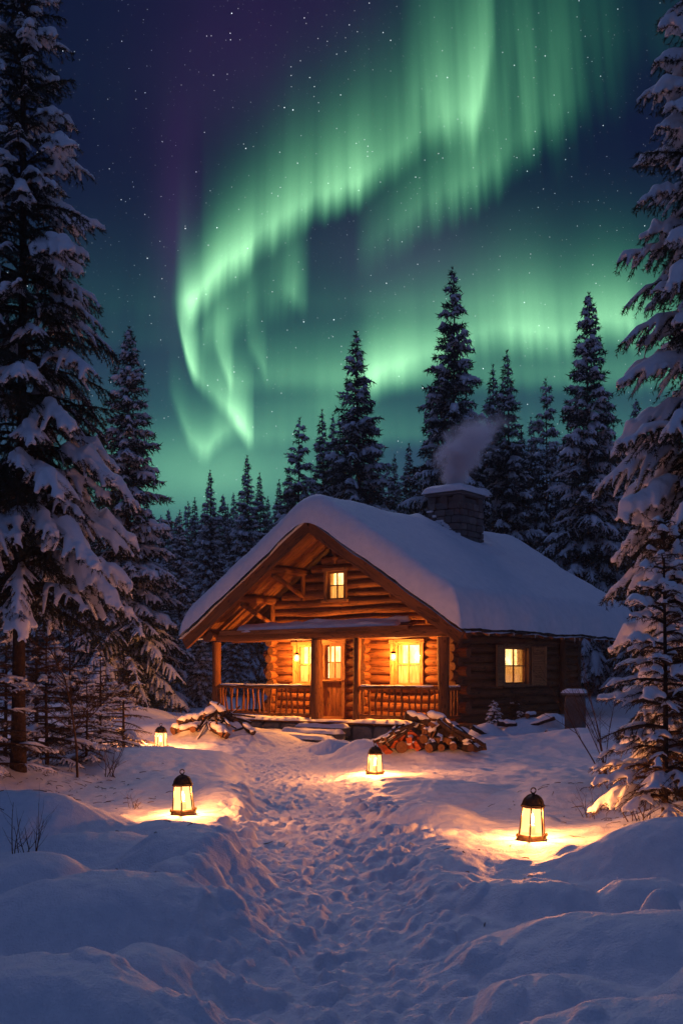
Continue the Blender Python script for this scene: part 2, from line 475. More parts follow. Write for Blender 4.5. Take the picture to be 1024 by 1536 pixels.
def glass(nt, out):
    t = nt.nodes.new('ShaderNodeBsdfTransparent'); g = nt.nodes.new('ShaderNodeBsdfGlossy'); g.inputs['Roughness'].default_value = .04
    mx = nt.nodes.new('ShaderNodeMixShader'); lw = nt.nodes.new('ShaderNodeLayerWeight'); lw.inputs[0].default_value = .25
    nt.links.new((X(lw.outputs['Fresnel']) * .6 + .02).s, mx.inputs[0])
    nt.links.new(t.outputs[0], mx.inputs[1]); nt.links.new(g.outputs[0], mx.inputs[2]); nt.links.new(mx.outputs[0], out.inputs['Surface'])
M['glass'] = mat('window_glass', glass)
def lampglass(nt, out):
    t = nt.nodes.new('ShaderNodeBsdfTransparent'); t.inputs[0].default_value = (1, .95, .85, 1)
    e = nt.nodes.new('ShaderNodeEmission'); e.inputs[0].default_value = (1, .56, .20, 1); e.inputs[1].default_value = 2.3
    mx = nt.nodes.new('ShaderNodeMixShader'); mx.inputs[0].default_value = .45
    nt.links.new(t.outputs[0], mx.inputs[1]); nt.links.new(e.outputs[0], mx.inputs[2]); nt.links.new(mx.outputs[0], out.inputs['Surface'])
M['lampglass'] = mat('glowing_glass', lampglass)
def emis(name, col, st):
    def b(nt, out):
        e = nt.nodes.new('ShaderNodeEmission'); e.inputs[0].default_value = (*col, 1); e.inputs[1].default_value = st
        nt.links.new(e.outputs[0], out.inputs['Surface'])
    return mat(name, b)
def flame_b(nt, out):
    e = nt.nodes.new('ShaderNodeEmission'); e.inputs[0].default_value = (1, .62, .26, 1); e.inputs[1].default_value = 9.0
    t = nt.nodes.new('ShaderNodeBsdfTransparent'); a = nt.nodes.new('ShaderNodeAddShader')
    nt.links.new(e.outputs[0], a.inputs[0]); nt.links.new(t.outputs[0], a.inputs[1]); nt.links.new(a.outputs[0], out.inputs['Surface'])
M['flame'] = mat('flame', flame_b)
def roomglow(nt, out):
    c = coord(nt, 'UV', (2.2, 1.6, 1)); n = xnoise(c, 1.5, 3.0, .55)
    e = nt.nodes.new('ShaderNodeEmission')
    nt.links.new(ramp(nt, n, [(.3, (.95, .40, .09)), (.5, (1, .56, .18)), (.68, (1, .74, .34))]), e.inputs[0])
    nt.links.new((n * 5.0 + 1.2).s, e.inputs[1]); nt.links.new(e.outputs[0], out.inputs['Surface'])
M['room'] = mat('lit_room', roomglow)
def curtain(nt, out):
    c = coord(nt, 'UV', (26, 1.0, 1)); n = xnoise(c, 1.0, 3.0, .6)
    t = nt.nodes.new('ShaderNodeBsdfTranslucent'); d = nt.nodes.new('ShaderNodeBsdfDiffuse')
    col = ramp(nt, n, [(.3, (.42, .25, .10)), (.7, (.80, .60, .36))])
    nt.links.new(col, t.inputs[0]); nt.links.new(col, d.inputs[0])
    mx = nt.nodes.new('ShaderNodeMixShader'); mx.inputs[0].default_value = .3
    nt.links.new(t.outputs[0], mx.inputs[1]); nt.links.new(d.outputs[0], mx.inputs[2]); nt.links.new(mx.outputs[0], out.inputs['Surface'])
M['curtain'] = mat('curtain_cloth', curtain)

# ------------------------------------------------------------------ ground
def geo(a, b, step, g):
    out = [a]
    while out[-1] < b:
        out.append(out[-1] + step); step *= g
    return out
xs = np.array([-v for v in geo(4.2, 140, .05, 1.11)][::-1] + list(np.arange(-4.17, -1.62, .03)) + list(np.arange(-1.62, 1.62, .014)) + list(np.arange(1.62, 4.18, .03)) + geo(4.2, 140, .05, 1.11))
ys = np.array(sorted([4.0 - v for v in geo(.06, 12, .08, 1.1)]) + list(np.arange(4.0, 9.0, .016)) + list(np.arange(9.0, 14.0, .026)) + list(np.arange(14.0, 30.0, .06)) + geo(30.0, 240, .1, 1.07))
GX, GY = np.meshgrid(xs, ys, indexing='ij')
PATH = np.array([(-6, 0.0), (3, -.03), (5, -.05), (7, -.04), (9.4, -.10), (13, -.38), (17, -.72), (20, -.95), (22.5, -.75), (24.5, -.35), (28, -.2)])
def pathx(y): return np.interp(y, PATH[:, 0], PATH[:, 1])
def pathw(y): return np.interp(y, [4, 7, 9.4, 13, 17, 22, 25], [.33, .37, .42, .52, .60, .7, .6])
# lanterns: x, y, z of the snow they stand on
LAN = {'right': (1.835, 10.30, .10), 'left': (-1.79, 12.1, .112), 'mid': (.53, 17.0, .098), 'far': (-3.66, 21.6, .19)}
def terrain(x, y):
    d = np.abs(x - pathx(y)); w = pathw(y)
    d2 = np.hypot((x + 3.2) * .55, (y - 21.5)) * .9            # trodden branch towards the farthest lantern
    off = ss(0.0, 1.0, (d - w) / .75)
    br = np.exp(-((y - 20.9 + (x + 1) * .25) / .75) ** 2) * ss(-4.2, -3.0, x) * ss(-.2, -1.2, x)
    off = off * (1 - .7 * br)
    z = .15 * ss(13, 26, y) + .50 * ss(30, 46, y) + .6 * ss(46, 90, y) + 2.5 * ss(90, 240, y)
    z = z - .05 + .13 * off
    z = z + .10 * ss(3.0, 6.0, np.abs(x)) + .25 * ss(5, 12, np.abs(x)) * ss(40, 22, y)
    z = z + off * (.07 * fbm(x * .45, y * .38, 1, 3) + .022 * fbm(x * 1.7, y * 1.3, 5, 3))
    def mound(cx, cyy, rx, ry, h, p=2.0, rot=0.0):
        c, s_ = math.cos(rot), math.sin(rot)
        u = ((x - cx) * c + (y - cyy) * s_) / rx; v = (-(x - cx) * s_ + (y - cyy) * c) / ry
        q = (u * u + v * v) ** (p / 2)
        return (h + .09) * np.exp(-q)
    yl = (x - 2.56) * .606 + (y - 26.8) * .795; xl = (x - 2.56) * .795 - (y - 26.8) * .606
    z = z - .19 * ss(-4.0, -1.6, yl) * ss(1.5, .2, yl) * ss(-9.5, -7.5, xl) * ss(2.2, .3, xl)
    z = z + np.maximum.reduce([
        mound(-1.45, 6.55, .95, .52, .33, 3.2, .12), mound(-1.20, 8.70, .54, .55, .20, 3.4, -.2), mound(-1.30, 4.75, .80, .40, .25, 3.4, -.1),
        mound(-3.1, 10.6, .95, .8, .40, 2.6), mound(-2.2, 9.1, .8, .5, .16, 2.4, .3), mound(-2.55, 5.9, .6, .7, .30, 2.6),
        mound(2.85, 8.75, .98, .50, .38, 2.8, -.22), mound(1.68, 5.95, .88, .48, .20, 2.8, -.12), mound(2.9, 7.0, .8, .8, .22, 2.4),
        mound(-2.3, 7.6, .55, .5, .24, 3.4, .3), mound(-1.0, 5.55, .32, .34, .16, 3.2), mound(-1.12, 7.55, .34, .36, .14, 3.2), mound(-2.1, 5.35, .45, .4, .26, 3.4), mound(-.78, 6.3, .20, .24, .06, 3.0),
        mound(1.02, 5.15, .42, .36, .08, 2.6, .2), mound(.88, 6.05, .28, .28, .05, 2.6), mound(1.35, 7.35, .55, .36, .17, 3.4, -.3), mound(.80, 7.6, .24, .3, .05, 2.6), mound(2.0, 5.0, .5, .36, .2, 3.4),
        mound(2.05, 7.25, .4, .34, .2, 3.4), mound(-1.75, 10.2, .6, .5, .10, 3.2), mound(.98, 9.35, .34, .4, .02, 2.6), mound(1.2, 4.35, .62, .35, .20, 2.8), mound(1.95, 6.5, .15, .12, .22, 2.6), mound(.66, 6.9, .26, .30, .03, 2.4),
        mound(.85, 8.4, .32, .4, .03, 2.4), mound(.95, 11.8, .6, .7, .14, 2.6), 
        mound(-1.5, 13.6, .5, .9, .14, 2.5), mound(2.9, 13.5, 1.0, 1.2, .13, 2.2), mound(1.4, 14.6, .9, 1.1, .10, 2.2),
        mound(-2.8, 23.7, 1.0, .7, .30, 2.4), mound(-2.35, 23.3, .3, .25, .32, 2.6), mound(-3.3, 23.35, .28, .25, .28, 2.6), mound(-4.3, 24.2, .8, .6, .25, 2.4), mound(-3.6, 18.2, 1.2, 1.5, .16, 2.2),
        mound(-.2, 22.3, .5, .5, .16, 2.4), mound(.35, 20.7, .5, .6, .16, 2.4), mound(4.3, 25.0, .75, .7, .28, 2.4), mound(3.3, 24.7, .42, .4, .2, 2.8), mound(2.75, 24.9, .3, .28, .20, 3.0), mound(3.75, 25.3, .36, .3, .26, 3.0), mound(4.75, 24.6, .34, .3, .30, 3.0), mound(4.95, 25.6, .5, .4, .36, 3.0), mound(2.35, 23.6, .35, .3, .12, 3.0),
        mound(5.2, 22.5, 1.6, 1.0, .12, 2.2), mound(1.6, 19.9, 1.2, .9, .12, 2.4), mound(3.9, 10.5, 1.1, 1.2, .35, 2.4),
        mound(-5.4, 15.2, 1.2, 1.6, .25, 2.4), mound(-7.0, 30.0, 3.0, 2.5, .35, 2.2), mound(-3.5, 28.5, 2.2, 1.2, .18, 2.2)])
    for lx, ly, lz in LAN.values():                            # the snow is trodden flat round each lantern
        q = np.hypot((x - lx) / .58, (y - ly) / .70); k = np.exp(-q ** 2.2)
        z = z * (1 - k) + (lz - .01) * k
    return z
H = terrain(GX, GY)
# trodden snow of the path: dents, crumbs, footprints
dP = np.abs(GX - pathx(GY)); wP = pathw(GY)
inp = 1 - ss(.85, 1.25, dP / wP)
bank = np.exp(-(((dP - wP) - .22) / .24) ** 2) * ss(26, 20, GY)
lampmask = np.ones_like(H)
for lx, ly, lz in LAN.values(): lampmask -= np.exp(-(np.hypot(GX - lx, GY - ly) / .45) ** 4)
lampmask = np.clip(lampmask, 0, 1)
churn = np.abs(fbm(GX * 3.4, GY * 2.6, 11, 4, .55))
farw = ss(13, 8, GY) * .55 + .45
H += inp * farw * (.02 - .034 * churn) + inp * farw * .012 * fbm(GX * 11, GY * 8, 14, 3)
lump = 1 - np.abs(fbm(GX * 2.5 + .3 * vn(GX * 5, GY * 5), GY * 2.3, 21, 4, .5))
H += bank * farw * lampmask * (.065 * (lump - .55) + .014 * fbm(GX * 9, GY * 9, 31, 3))
outm = (1 - inp) * lampmask
H += outm * (.013 * fbm(GX * 4.5, GY * 3.5, 41, 3) + .012 * (.5 - np.abs(fbm(GX * 1.6 + .4 * GY, GY * 4.2, 47, 3))) + .005 * fbm(GX * 15, GY * 12, 44, 2) * ss(16, 8, GY))
def stamp(cx, cyy, rx, ry, rot, fn):
    m = max(rx, ry) * 2.2
    i0, i1 = np.searchsorted(xs, [cx - m, cx + m]); j0, j1 = np.searchsorted(ys, [cyy - m, cyy + m])
    if i1 <= i0 or j1 <= j0: return
    x = GX[i0:i1, j0:j1] - cx; y = GY[i0:i1, j0:j1] - cyy
    c, s_ = math.cos(rot), math.sin(rot)
    q = np.hypot((x * c + y * s_) / rx, (-x * s_ + y * c) / ry)
    H[i0:i1, j0:j1] += fn(q)
rnd = random.Random(5)
for k in range(300):                                            # footprints
    y = rnd.uniform(4.0, 26.0)
    x = float(pathx(y)) + rnd.gauss(0, .45) * float(pathw(y))
    dep = rnd.uniform(.010, .026) * (1 if y < 10 else .65)
    stamp(x, y, .065 * rnd.uniform(.8, 1.3), .15 * rnd.uniform(.8, 1.2), rnd.gauss(0, .35),
          lambda q: -dep * np.exp(-q ** 4) + dep * .45 * np.exp(-((q - 1.25) / .28) ** 2))
for k in range(900):                                           # crumbs and clods thrown up on the banks
    y = rnd.uniform(4.0, 14.0) if k < 850 else rnd.uniform(13, 26)
    sd_ = rnd.choice((-1, 1))
    x = float(pathx(y)) + sd_ * (float(pathw(y)) + rnd.gauss(.18, .24))
    if any(math.hypot(x - a, y - b) < .60 for a, b, _ in LAN.values()): continue
    r = rnd.choice((rnd.uniform(.02, .05), rnd.uniform(.03, .08), rnd.uniform(.05, .12)))
    hgt = r * rnd.uniform(.2, .45)
    stamp(x, y, r, r * rnd.uniform(.8, 1.3), rnd.uniform(0, 3), lambda q: hgt * np.sqrt(np.clip(1 - (q / 1.25) ** 2, 0, 1)) * ss(1.25, .9, q) if True else 0)
for k in range(60):                                             # small pits and clumps in the open snow
    y = rnd.uniform(9, 27); x = rnd.uniform(-.33, .33) * y
    if any(math.hypot(x - a, y - b) < .9 for a, b, _ in LAN.values()) or abs(x - float(pathx(y))) < 1.2: continue
    hh = rnd.uniform(-.05, .07); rr_ = rnd.uniform(.08, .25)
    stamp(x, y, rr_, rr_ * .8, rnd.uniform(0, 3), lambda q: hh * np.exp(-q ** 2.5))
gm = MB(); gm.grid(np.stack([GX, GY, H], -1))
ground = tag(gm.build('ground', M['snow']), kind='structure')
def gz(x, y):
    i = int(np.clip(np.searchsorted(xs, x) - 1, 0, len(xs) - 2)); j = int(np.clip(np.searchsorted(ys, y) - 1, 0, len(ys) - 2))
    u = (x - xs[i]) / (xs[i + 1] - xs[i]); v = (y - ys[j]) / (ys[j + 1] - ys[j])
    return float((H[i, j] * (1 - u) + H[i + 1, j] * u) * (1 - v) + (H[i, j + 1] * (1 - u) + H[i + 1, j + 1] * u) * v)
def at(px, Y, sink=0.0):
    x = (px - 512) / F * Y
    return (x, Y, gz(x, Y) - sink)
def topz(py, Y): return EYE + (HZ - py) / F * Y

# ------------------------------------------------------------------ lanterns on the snow
def make_lantern():
    root = empty('lantern')
    def ring(n, r, z, rot): return [(r * math.cos(rot + 2 * math.pi * i / n), r * math.sin(rot + 2 * math.pi * i / n), z) for i in range(n)]
    n = 6; r0, r1 = .126, .098; rot0 = 0.0
    b = MB(); b.lathe([(.0, .0), (.150, .0), (.156, .012), (.152, .05), (.134, .066), (.0, .066)], n, rot=rot0, smooth=False)
    for p in ring(n, .15, .06, rot0): b.lathe([(0, -.02), (.013, -.015), (.015, 0), (.009, .014), (0, .02)], 8, p)
    b.build('base', M['iron'], root)
    for lo, hi in zip(ring(n, r0 + .004, .062, rot0), ring(n, r1 + .004, .335, rot0)):
        p = MB(); p.tubes([lo, hi], [.0085, .0075], 6, True); p.build('bar', M['iron'], root)
    g = MB(); g.lathe([(r0 - .006, .066), (r1 - .004, .332)], n, rot=rot0, smooth=False); g.build('glass_pane', M['lampglass'], root)
    t = MB(); t.lathe([(.0, .328), (.112, .328), (.116, .338), (.110, .352), (.104, .358), (.100, .385), (.086, .412), (.062, .434), (.034, .447), (.020, .452), (.018, .466), (0, .468)], 24)
    t.lathe([(.104, .350), (.113, .345), (.113, .357), (.104, .362)], 24)
    for k in range(n):
        a = rot0 + k * 2 * math.pi / n
        t.tubes([(q * math.cos(a), q * math.sin(a), z) for q, z in ((.112, .352), (.103, .388), (.087, .415), (.062, .437), (.030, .452))], [.005] * 5, 5)
    for p in ring(n, .118, .345, rot0): t.lathe([(0, -.010), (.008, -.006), (.008, .006), (0, .010)], 6, p)
    t.build('dome_lid', M['iron'], root)
    h = MB(); a = np.linspace(0, 2 * math.pi, 19)
    h.tubes(np.stack([.026 * np.sin(a), 0 * a, .490 - .026 * np.cos(a)], -1), [.0065] * 19, 6); h.build('ring_handle', M['iron'], root)
    c = MB(); c.lathe([(0, .066), (.032, .066), (.032, .15), (.026, .156), (0, .154)], 14); c.build('candle', M['curtain'], root)
    f = MB(); f.lathe([(0, .158), (.016, .175), (.022, .20), (.016, .235), (.006, .265), (0, .275)], 12); f.build('flame', M['flame'], root)
    ld = bpy.data.lights.new('flame_light', 'POINT'); ld.energy = LANTERN_W; ld.color = (1, .33, .085); ld.shadow_soft_size = .03
    lo = bpy.data.objects.new('flame_light', ld); COL.objects.link(lo); lo.parent = root; lo.location = (0, 0, .25)
    return root
lan0 = make_lantern()
LL = {'right': ('glowing candle lantern in the snow hollow right of the path, nearest to the camera', R(12), R(2)),
      'left': ('glowing candle lantern behind the pillowy snow mound left of the path', R(90 - 60), R(-2)),
      'mid': ('small glowing lantern on the snow in front of the firewood pile', R(40), R(1)),
      'far': ('farthest glowing lantern on the snow before the brush heap, left of the cabin', R(8), R(1.5))}
for i, k in enumerate(('right', 'left', 'mid', 'far')):
    o = lan0 if i == 0 else copy_tree(lan0)
    x, y, z = LAN[k]; o.location = (x, y, gz(x, y) - .012)
    o.rotation_euler = (LL[k][2], LL[k][2] * .6, LL[k][1])
    tag(o, LL[k][0], 'lantern', 'lanterns set in the snow along the path')
    if k in ('mid', 'far'):                                     # same flame, light raised to carry glow onto the roof snow
        for c_ in o.children:
            if c_.type == 'LIGHT': c_.data = c_.data.copy(); c_.data.energy = LANTERN_W * 1.9

# ------------------------------------------------------------------ log cabin (local frame: x along the front, y into the house)
TH = math.atan2(-.606, .795)
cabin = empty('log_cabin', (2.56, 26.8, 0), TH, 'log cabin with snow-laden gable roof, lit windows and a railed front porch', 'cabin')
XC, RZ, SL = -3.88, 5.92, .658
EX0, EX1 = -8.55, .785
RY0, RY1 = -.5, 10.5
FL = .40
WX0, WX1, WY0, WY1 = -6.76, -.25, 1.1, 7.14
def roofz(x): return RZ - SL * np.abs(np.asarray(x) - XC)
def cpart(mb, name, mats, parent=None, label=None):
    o = mb.build(name, mats, parent or cabin)
    if label: o['label'] = label
    return o
LR = .135
def log(mb, a, b, r=LR, n=12, wob=.012, K=None, taper=0.0):
    a = np.array(a, float); b = np.array(b, float); L = np.linalg.norm(b - a)
    K = K or max(4, int(L / .45) + 2)
    t = np.linspace(0, 1, K)[:, None]
    P = a + (b - a) * t
    ph = rng.random(3) * 9
    P[:, 2] += wob * np.sin(t[:, 0] * L * 1.7 + ph[0]) ; P[:, 1] += wob * .5 * np.sin(t[:, 0] * L * 1.3 + ph[1])
    rr = r * (1 + .05 * np.sin(t[:, 0] * L * 2.3 + ph[2]) + .03 * rng.standard_normal(K) - taper * t[:, 0]) * (1 + .05 * rng.standard_normal())
    mb.tubes(P, rr, n, True, 0, 1)
LOGM = [M['log'], M['endgrain']]
def cuts(x0, x1, z, holes):
    seg = [(x0, x1)]
    for hx0, hx1, hz0, hz1 in holes:
        if hz0 - .03 < z < hz1 + .03:
            ns = []
            for a, b in seg:
                if hx1 <= a or hx0 >= b: ns.append((a, b)); continue
                if hx0 - a > .06: ns.append((a, hx0))
                if b - hx1 > .06: ns.append((hx1, b))
            seg = ns
    return [s_ for s_ in seg if s_[1] - s_[0] > .08]
# openings on the front: x0,x1,z0,z1
W1 = (-5.32 - .42, -5.32 + .42, 1.40, 2.52)
W2 = (-1.84 - .44, -1.84 + .44, 1.38, 2.52)
DR = (-4.39 - .36, -4.39 + .36, FL + .02, 2.54)
WA = (-4.28 - .33, -4.28 + .33, 3.78, 4.62)
WS = (4.32 - .72, 4.32 + .72, 1.38, 2.44)      # on the right side: y0,y1
fw = MB(); pitch = .243; zc = .30; row = 0
while zc < RZ - .45:
    lim = (RZ - .30 - zc - .1) / SL
    a = max(WX0 - (.24 if zc < 3.2 and row % 2 == 0 else .0), XC - lim); b = min(WX1 + (.24 if zc < 3.2 and row % 2 == 0 else 0), XC + lim)
    for p, q in cuts(a, b, zc, [W1, W2, DR, WA]): log(fw, (p, WY0 + .14, zc), (q, WY0 + .14, zc))
    zc += pitch; row += 1
cpart(fw, 'front_wall', LOGM)
fb = MB()                                                      # plank lining behind the logs of the gable wall, keeps the joints tight
for x0, x1, z0, z1 in [(WX0, -5.80, .25, 3.3), (-4.80, -4.79, .25, 2.5), (-3.98, -2.32, .25, 3.3), (-1.36, WX1, .25, 3.3), (-5.80, -4.80, .25, 1.36), (-2.32, -1.36, .25, 1.34),
                       (-5.80, -3.98, 2.56, 3.3), (-2.32, -1.36, 2.56, 3.3)]:
    fb.box(((x0 + x1) / 2, WY0 + .20, (z0 + z1) / 2), (x1 - x0 - .004, .05, z1 - z0 - .004), long=0)
def gpoly(x0, x1, z0):
    pts = [(x0, z0), (x1, z0), (x1, float(roofz(x1)) - .25)]
    if x0 < XC < x1: pts.append((XC, RZ - .25))
    pts.append((x0, float(roofz(x0)) - .25)); return pts
fb.prism(gpoly(WX0, -4.64, 3.302), WY0 + .175, WY0 + .225); fb.prism(gpoly(-3.92, WX1, 3.302), WY0 + .175, WY0 + .225)
fb.prism([(-4.638, 4.65), (-3.922, 4.65), (-3.922, 5.55), (-4.638, 5.35)], WY0 + .176, WY0 + .224); fb.box((-4.28, WY0 + .2, 3.53), (.714, .048, .45), long=0)
cpart(fb, 'wall_lining', M['shingle'])
sw = MB(); zc = .30 + pitch / 2; row = 0
for i in range(14):
    z = .30 + pitch / 2 + i * pitch - pitch
    if z < .1: z = .17
    if z > float(roofz(WX1)) - .35: break
    for p, q in cuts(WY0 - (.20 if i % 2 == 0 else .12), WY1 + .2, z, [WS]):
        log(sw, (WX1 - .14, p, z), (WX1 - .14, q, z))
    log(sw, (WX1 - .55, WY1 + .1, z), (WX1 - .55, 9.5, z))
    log(sw, (WX0 + .14, WY0 - (.20 if i % 2 == 0 else .12), z), (WX0 + .14, 9.5, z))
    log(sw, (WX0, 9.4, z + .12), (WX1 - .4, 9.4, z + .12))
cpart(sw, 'side_wall', LOGM)
sl = MB(); sl.box((WX1 - .16, (WY0 + WS[0]) / 2 + .1, 1.75), (.05, WS[0] - WY0 - .3, 3.0), long=1); sl.box((WX1 - .16, (WY1 + WS[1]) / 2, 1.75), (.05, WY1 - WS[1] - .06, 3.0), long=1)
sl.box((WX1 - .16, 4.32, .80), (.05, 1.43, 1.1), long=1); sl.box((WX1 - .16, 4.32, 2.88), (.05, 1.43, .8), long=1); sl.box((WX1 - .57, 8.3, 1.75), (.05, 2.3, 3.0), long=1)
sl.box((WX0 + .16, 5.3, 1.75), (.05, 8.2, 3.0), long=1); sl.box((-3.6, 9.35, 2.0), (5.9, .05, 3.4), long=0)
cpart(sl, 'wall_lining', M['shingle'])
gb = MB(); gb.prism([(WX0 + .3, 3.3), (WX1 - .3, 3.3), (WX1 - .3, 3.35), (XC, RZ - .3), (WX0 + .3, 3.6)], 9.3, 9.4); cpart(gb, 'rear_gable', M['board'])
# the corner pile of a cross wall, log ends facing out
cw = MB()
for i in range(10):
    z = .30 + pitch / 2 + i * pitch
    if z < 2.7: log(cw, (-3.22, WY0 - .16 - .05 * (i % 2), z), (-3.22, WY0 + .5, z), LR * 1.02, K=4)
cpart(cw, 'cross_wall', LOGM)
dp = MB(); log(dp, (WX1 + .05, WY1 + .05, .1), (WX1 + .05, WY1 + .05, 3.2), .10, 10); cpart(dp, 'corner_post', LOGM)

# porch
deck = MB()
yy = -.34
while yy < 1.2:
    deck.box((-3.88, yy + .085, FL - .03), (8.2, .163, .05), long=0); yy += .17
deck.box((-7.2, 4.6, FL - .035), (1.6, 6.8, .05), long=1)
cpart(deck, 'porch_floor', M['board'])
fnd = MB(); rs = random.Random(3)
def stone_row(mb, x0, x1, y, z0, z1, dep, axis='x'):
    x = x0
    while x < x1 - .05:
        w = min(rs.uniform(.35, .8), x1 - x); h = z1 - z0 - rs.uniform(0, .03)
        c = ((x + w / 2), y + rs.uniform(-.02, .02), z0 + h / 2); sz = (w - .03, dep, h)
        blk = MB(); rock(blk, (0, 0, 0), sz, rs.random() * 99)
        mb_add(mb, blk, c if axis == 'x' else (c[1], c[0], c[2]), axis)
        x += w
def mb_add(mb, blk, c, axis):
    m = np.eye(4); m[:3, 3] = c
    if axis == 'y': m[:3, :3] = np.array([[0, -1, 0], [1, 0, 0], [0, 0, 1]])
    b2 = blk.xf(m)
    for v, uv in zip(b2.v, b2.uv): pass
    v = np.concatenate(b2.v); uv = np.concatenate(b2.uv)
    base = mb.n; mb.v.append(v); mb.uv.append(uv)
    for f, mt, s_ in b2.f: mb.f.append((f + base, mt, s_))
    mb.n += len(v)
def rock(mb, c, size, seed, n=7, rough=.16, mat=0):
    """a block with worn edges and an uneven face"""
    u = np.linspace(-1, 1, n)
    faces = []
    for ax in range(3):
        for sg in (-1, 1):
            A, B = np.meshgrid(u, u, indexing='ij')
            p = np.zeros((n, n, 3)); o = [i for i in range(3) if i != ax]
            p[..., o[0]] = A; p[..., o[1]] = B; p[..., ax] = sg
            q = p / (np.sum(np.abs(p) ** 7, axis=-1, keepdims=True) ** (1 / 7))
            nz = 1 + rough * .5 * (vn(q[..., 0] * 1.7 + q[..., 2] * 1.3 + seed, q[..., 1] * 1.7 - q[..., 2] * .9 + seed * .37))
            q = q * nz[..., None] * np.asarray(size) / 2 + np.asarray(c)
            if (sg > 0) == (ax == 1): q = q[::-1]
            mb.grid(q, mat=mat)
stone_row(fnd, -7.95, -4.25, -.30, -.25, .345, .32); stone_row(fnd, -2.55, .2, -.30, -.25, .345, .32)
stone_row(fnd, -.3, 9.3, -.02, -.25, .12, .3, 'y'); stone_row(fnd, -4.25, -2.55, -.14, -.25, .34, .2)
cpart(fnd, 'foundation', M['stone'])
stp = MB()
for k, (yo, z1, x0, x1) in enumerate(((-.58, .27, -4.2, -2.6), (-.95, .14, -4.3, -2.5), (-1.35, .02, -4.45, -2.55))):
    xx = x0
    while xx < x1 - .1:
        w = min(rs.uniform(.5, .9), x1 - xx); rock(stp, (xx + w / 2, yo + rs.uniform(-.03, .03), z1 - .12), (w - .02, .44, .22), rs.random() * 99); xx += w
steps = cpart(stp, 'step', M['stone'], label='low stone steps under snow')
def slab_snow(mb, x0, x1, y0, y1, zf, th, seed, nx=None, ny=None, r=.10, wig=.05):
    """a loaf of snow lying on a flat surface; zf(x,y) is the surface"""
    nx = nx or max(10, int((x1 - x0) / .09)); ny = ny or max(6, int((y1 - y0) / .05))
    U, V = np.meshgrid(np.linspace(0, 1, nx), np.linspace(0, 1, ny), indexing='ij')
    x = x0 + (x1 - x0) * U; y = y0 + (y1 - y0) * V
    y = y + wig * fbm(x * 2.1, V * .8, seed, 3) * (1 - 2 * V + .4 * V)
    x = x + wig * fbm(y * 2.5, U, seed + 5, 2) * (U - .5) * 2
    e = np.minimum(np.minimum(U, 1 - U) * (x1 - x0), np.minimum(V, 1 - V) * (y1 - y0))
    t = th * np.sqrt(np.clip(1 - (1 - np.clip(e / r, 0, 1)) ** 2, 0, 1)) * (1 + .3 * fbm(x * 2.2, y * 2.2, seed + 9, 3))
    mb.grid(np.stack([x, y, zf(x, y) + t - .004 * (e <= 0)], -1))
ps = MB()
slab_snow(ps, -7.95, -4.25, -.47, .35, lambda x, y: FL + 0 * x, .075, 1); slab_snow(ps, -4.25, -2.55, -.40, .28, lambda x, y: FL + 0 * x, .045, 2); slab_snow(ps, -2.55, .22, -.47, .42, lambda x, y: FL + 0 * x, .075, 3)
slab_snow(ps, -4.2, -2.6, -.80, -.40, lambda x, y: .265 + 0 * x, .09, 4); slab_snow(ps, -4.4, -2.5, -1.18, -.76, lambda x, y: .13 + 0 * x, .10, 5); slab_snow(ps, -4.6, -2.5, -1.65, -1.14, lambda x, y: .0 + 0 * x, .11, 6)
cpart(ps, 'porch_snow', M['snow_soft'])
for px_, r_, top in ((0.0, .145, 2.62), (-2.71, .095, 2.62), (-4.07, .16, 2.62), (-7.86, .14, 2.62)):
    m_ = MB(); log(m_, (px_, 0, FL - .02), (px_ + rs.uniform(-.02, .02), 0, top), r_, 14, .008)
    cpart(m_, 'porch_post', LOGM)
m_ = MB(); log(m_, (-7.86, 1.9 + 3, FL - .02), (-7.86, 4.9, 2.62), .13, 12); cpart(m_, 'porch_post', LOGM)
bm_ = MB(); log(bm_, (-8.3, 0, 2.77), (.42, 0, 2.77), .155, 14, .006)
cpart(bm_, 'porch_beam', LOGM)
bm_ = MB(); log(bm_, (-7.86, -.3, 2.80), (-7.86, 9.6, 2.80), .15, 12, .006); cpart(bm_, 'porch_beam', LOGM)
bm_ = MB(); log(bm_, (-8.1, .95, 2.72), (-6.7, 1.0, 2.72), .12, 12, .006); cpart(bm_, 'porch_beam', LOGM)
# a plank ledge over the beam with snow lying on it
lg = MB()
for k, (a, b) in enumerate(((-7.3, -4.2), (-4.19, -1.0))):
    lg.box(((a + b) / 2, .08, 2.965), (b - a, .62, .05), Matrix.Rotation(R(17), 3, 'X'), long=0)
lg.box((-4.2, -.245, 2.865), (6.6, .05, .12), long=0)
cpart(lg, 'porch_ledge', M['board'])
ls = MB()
slab_snow(ls, -6.9, -1.35, -.20, .34, lambda x, y: 2.992 + (y - .08) * .306, .085, 21, r=.08, wig=.14); slab_snow(ls, -5.6, -1.3, .2, .5, lambda x, y: 3.04 + 0 * x, .13, 22, r=.08, wig=.1)
cpart(ls, 'ledge_snow', M['snow_soft'])

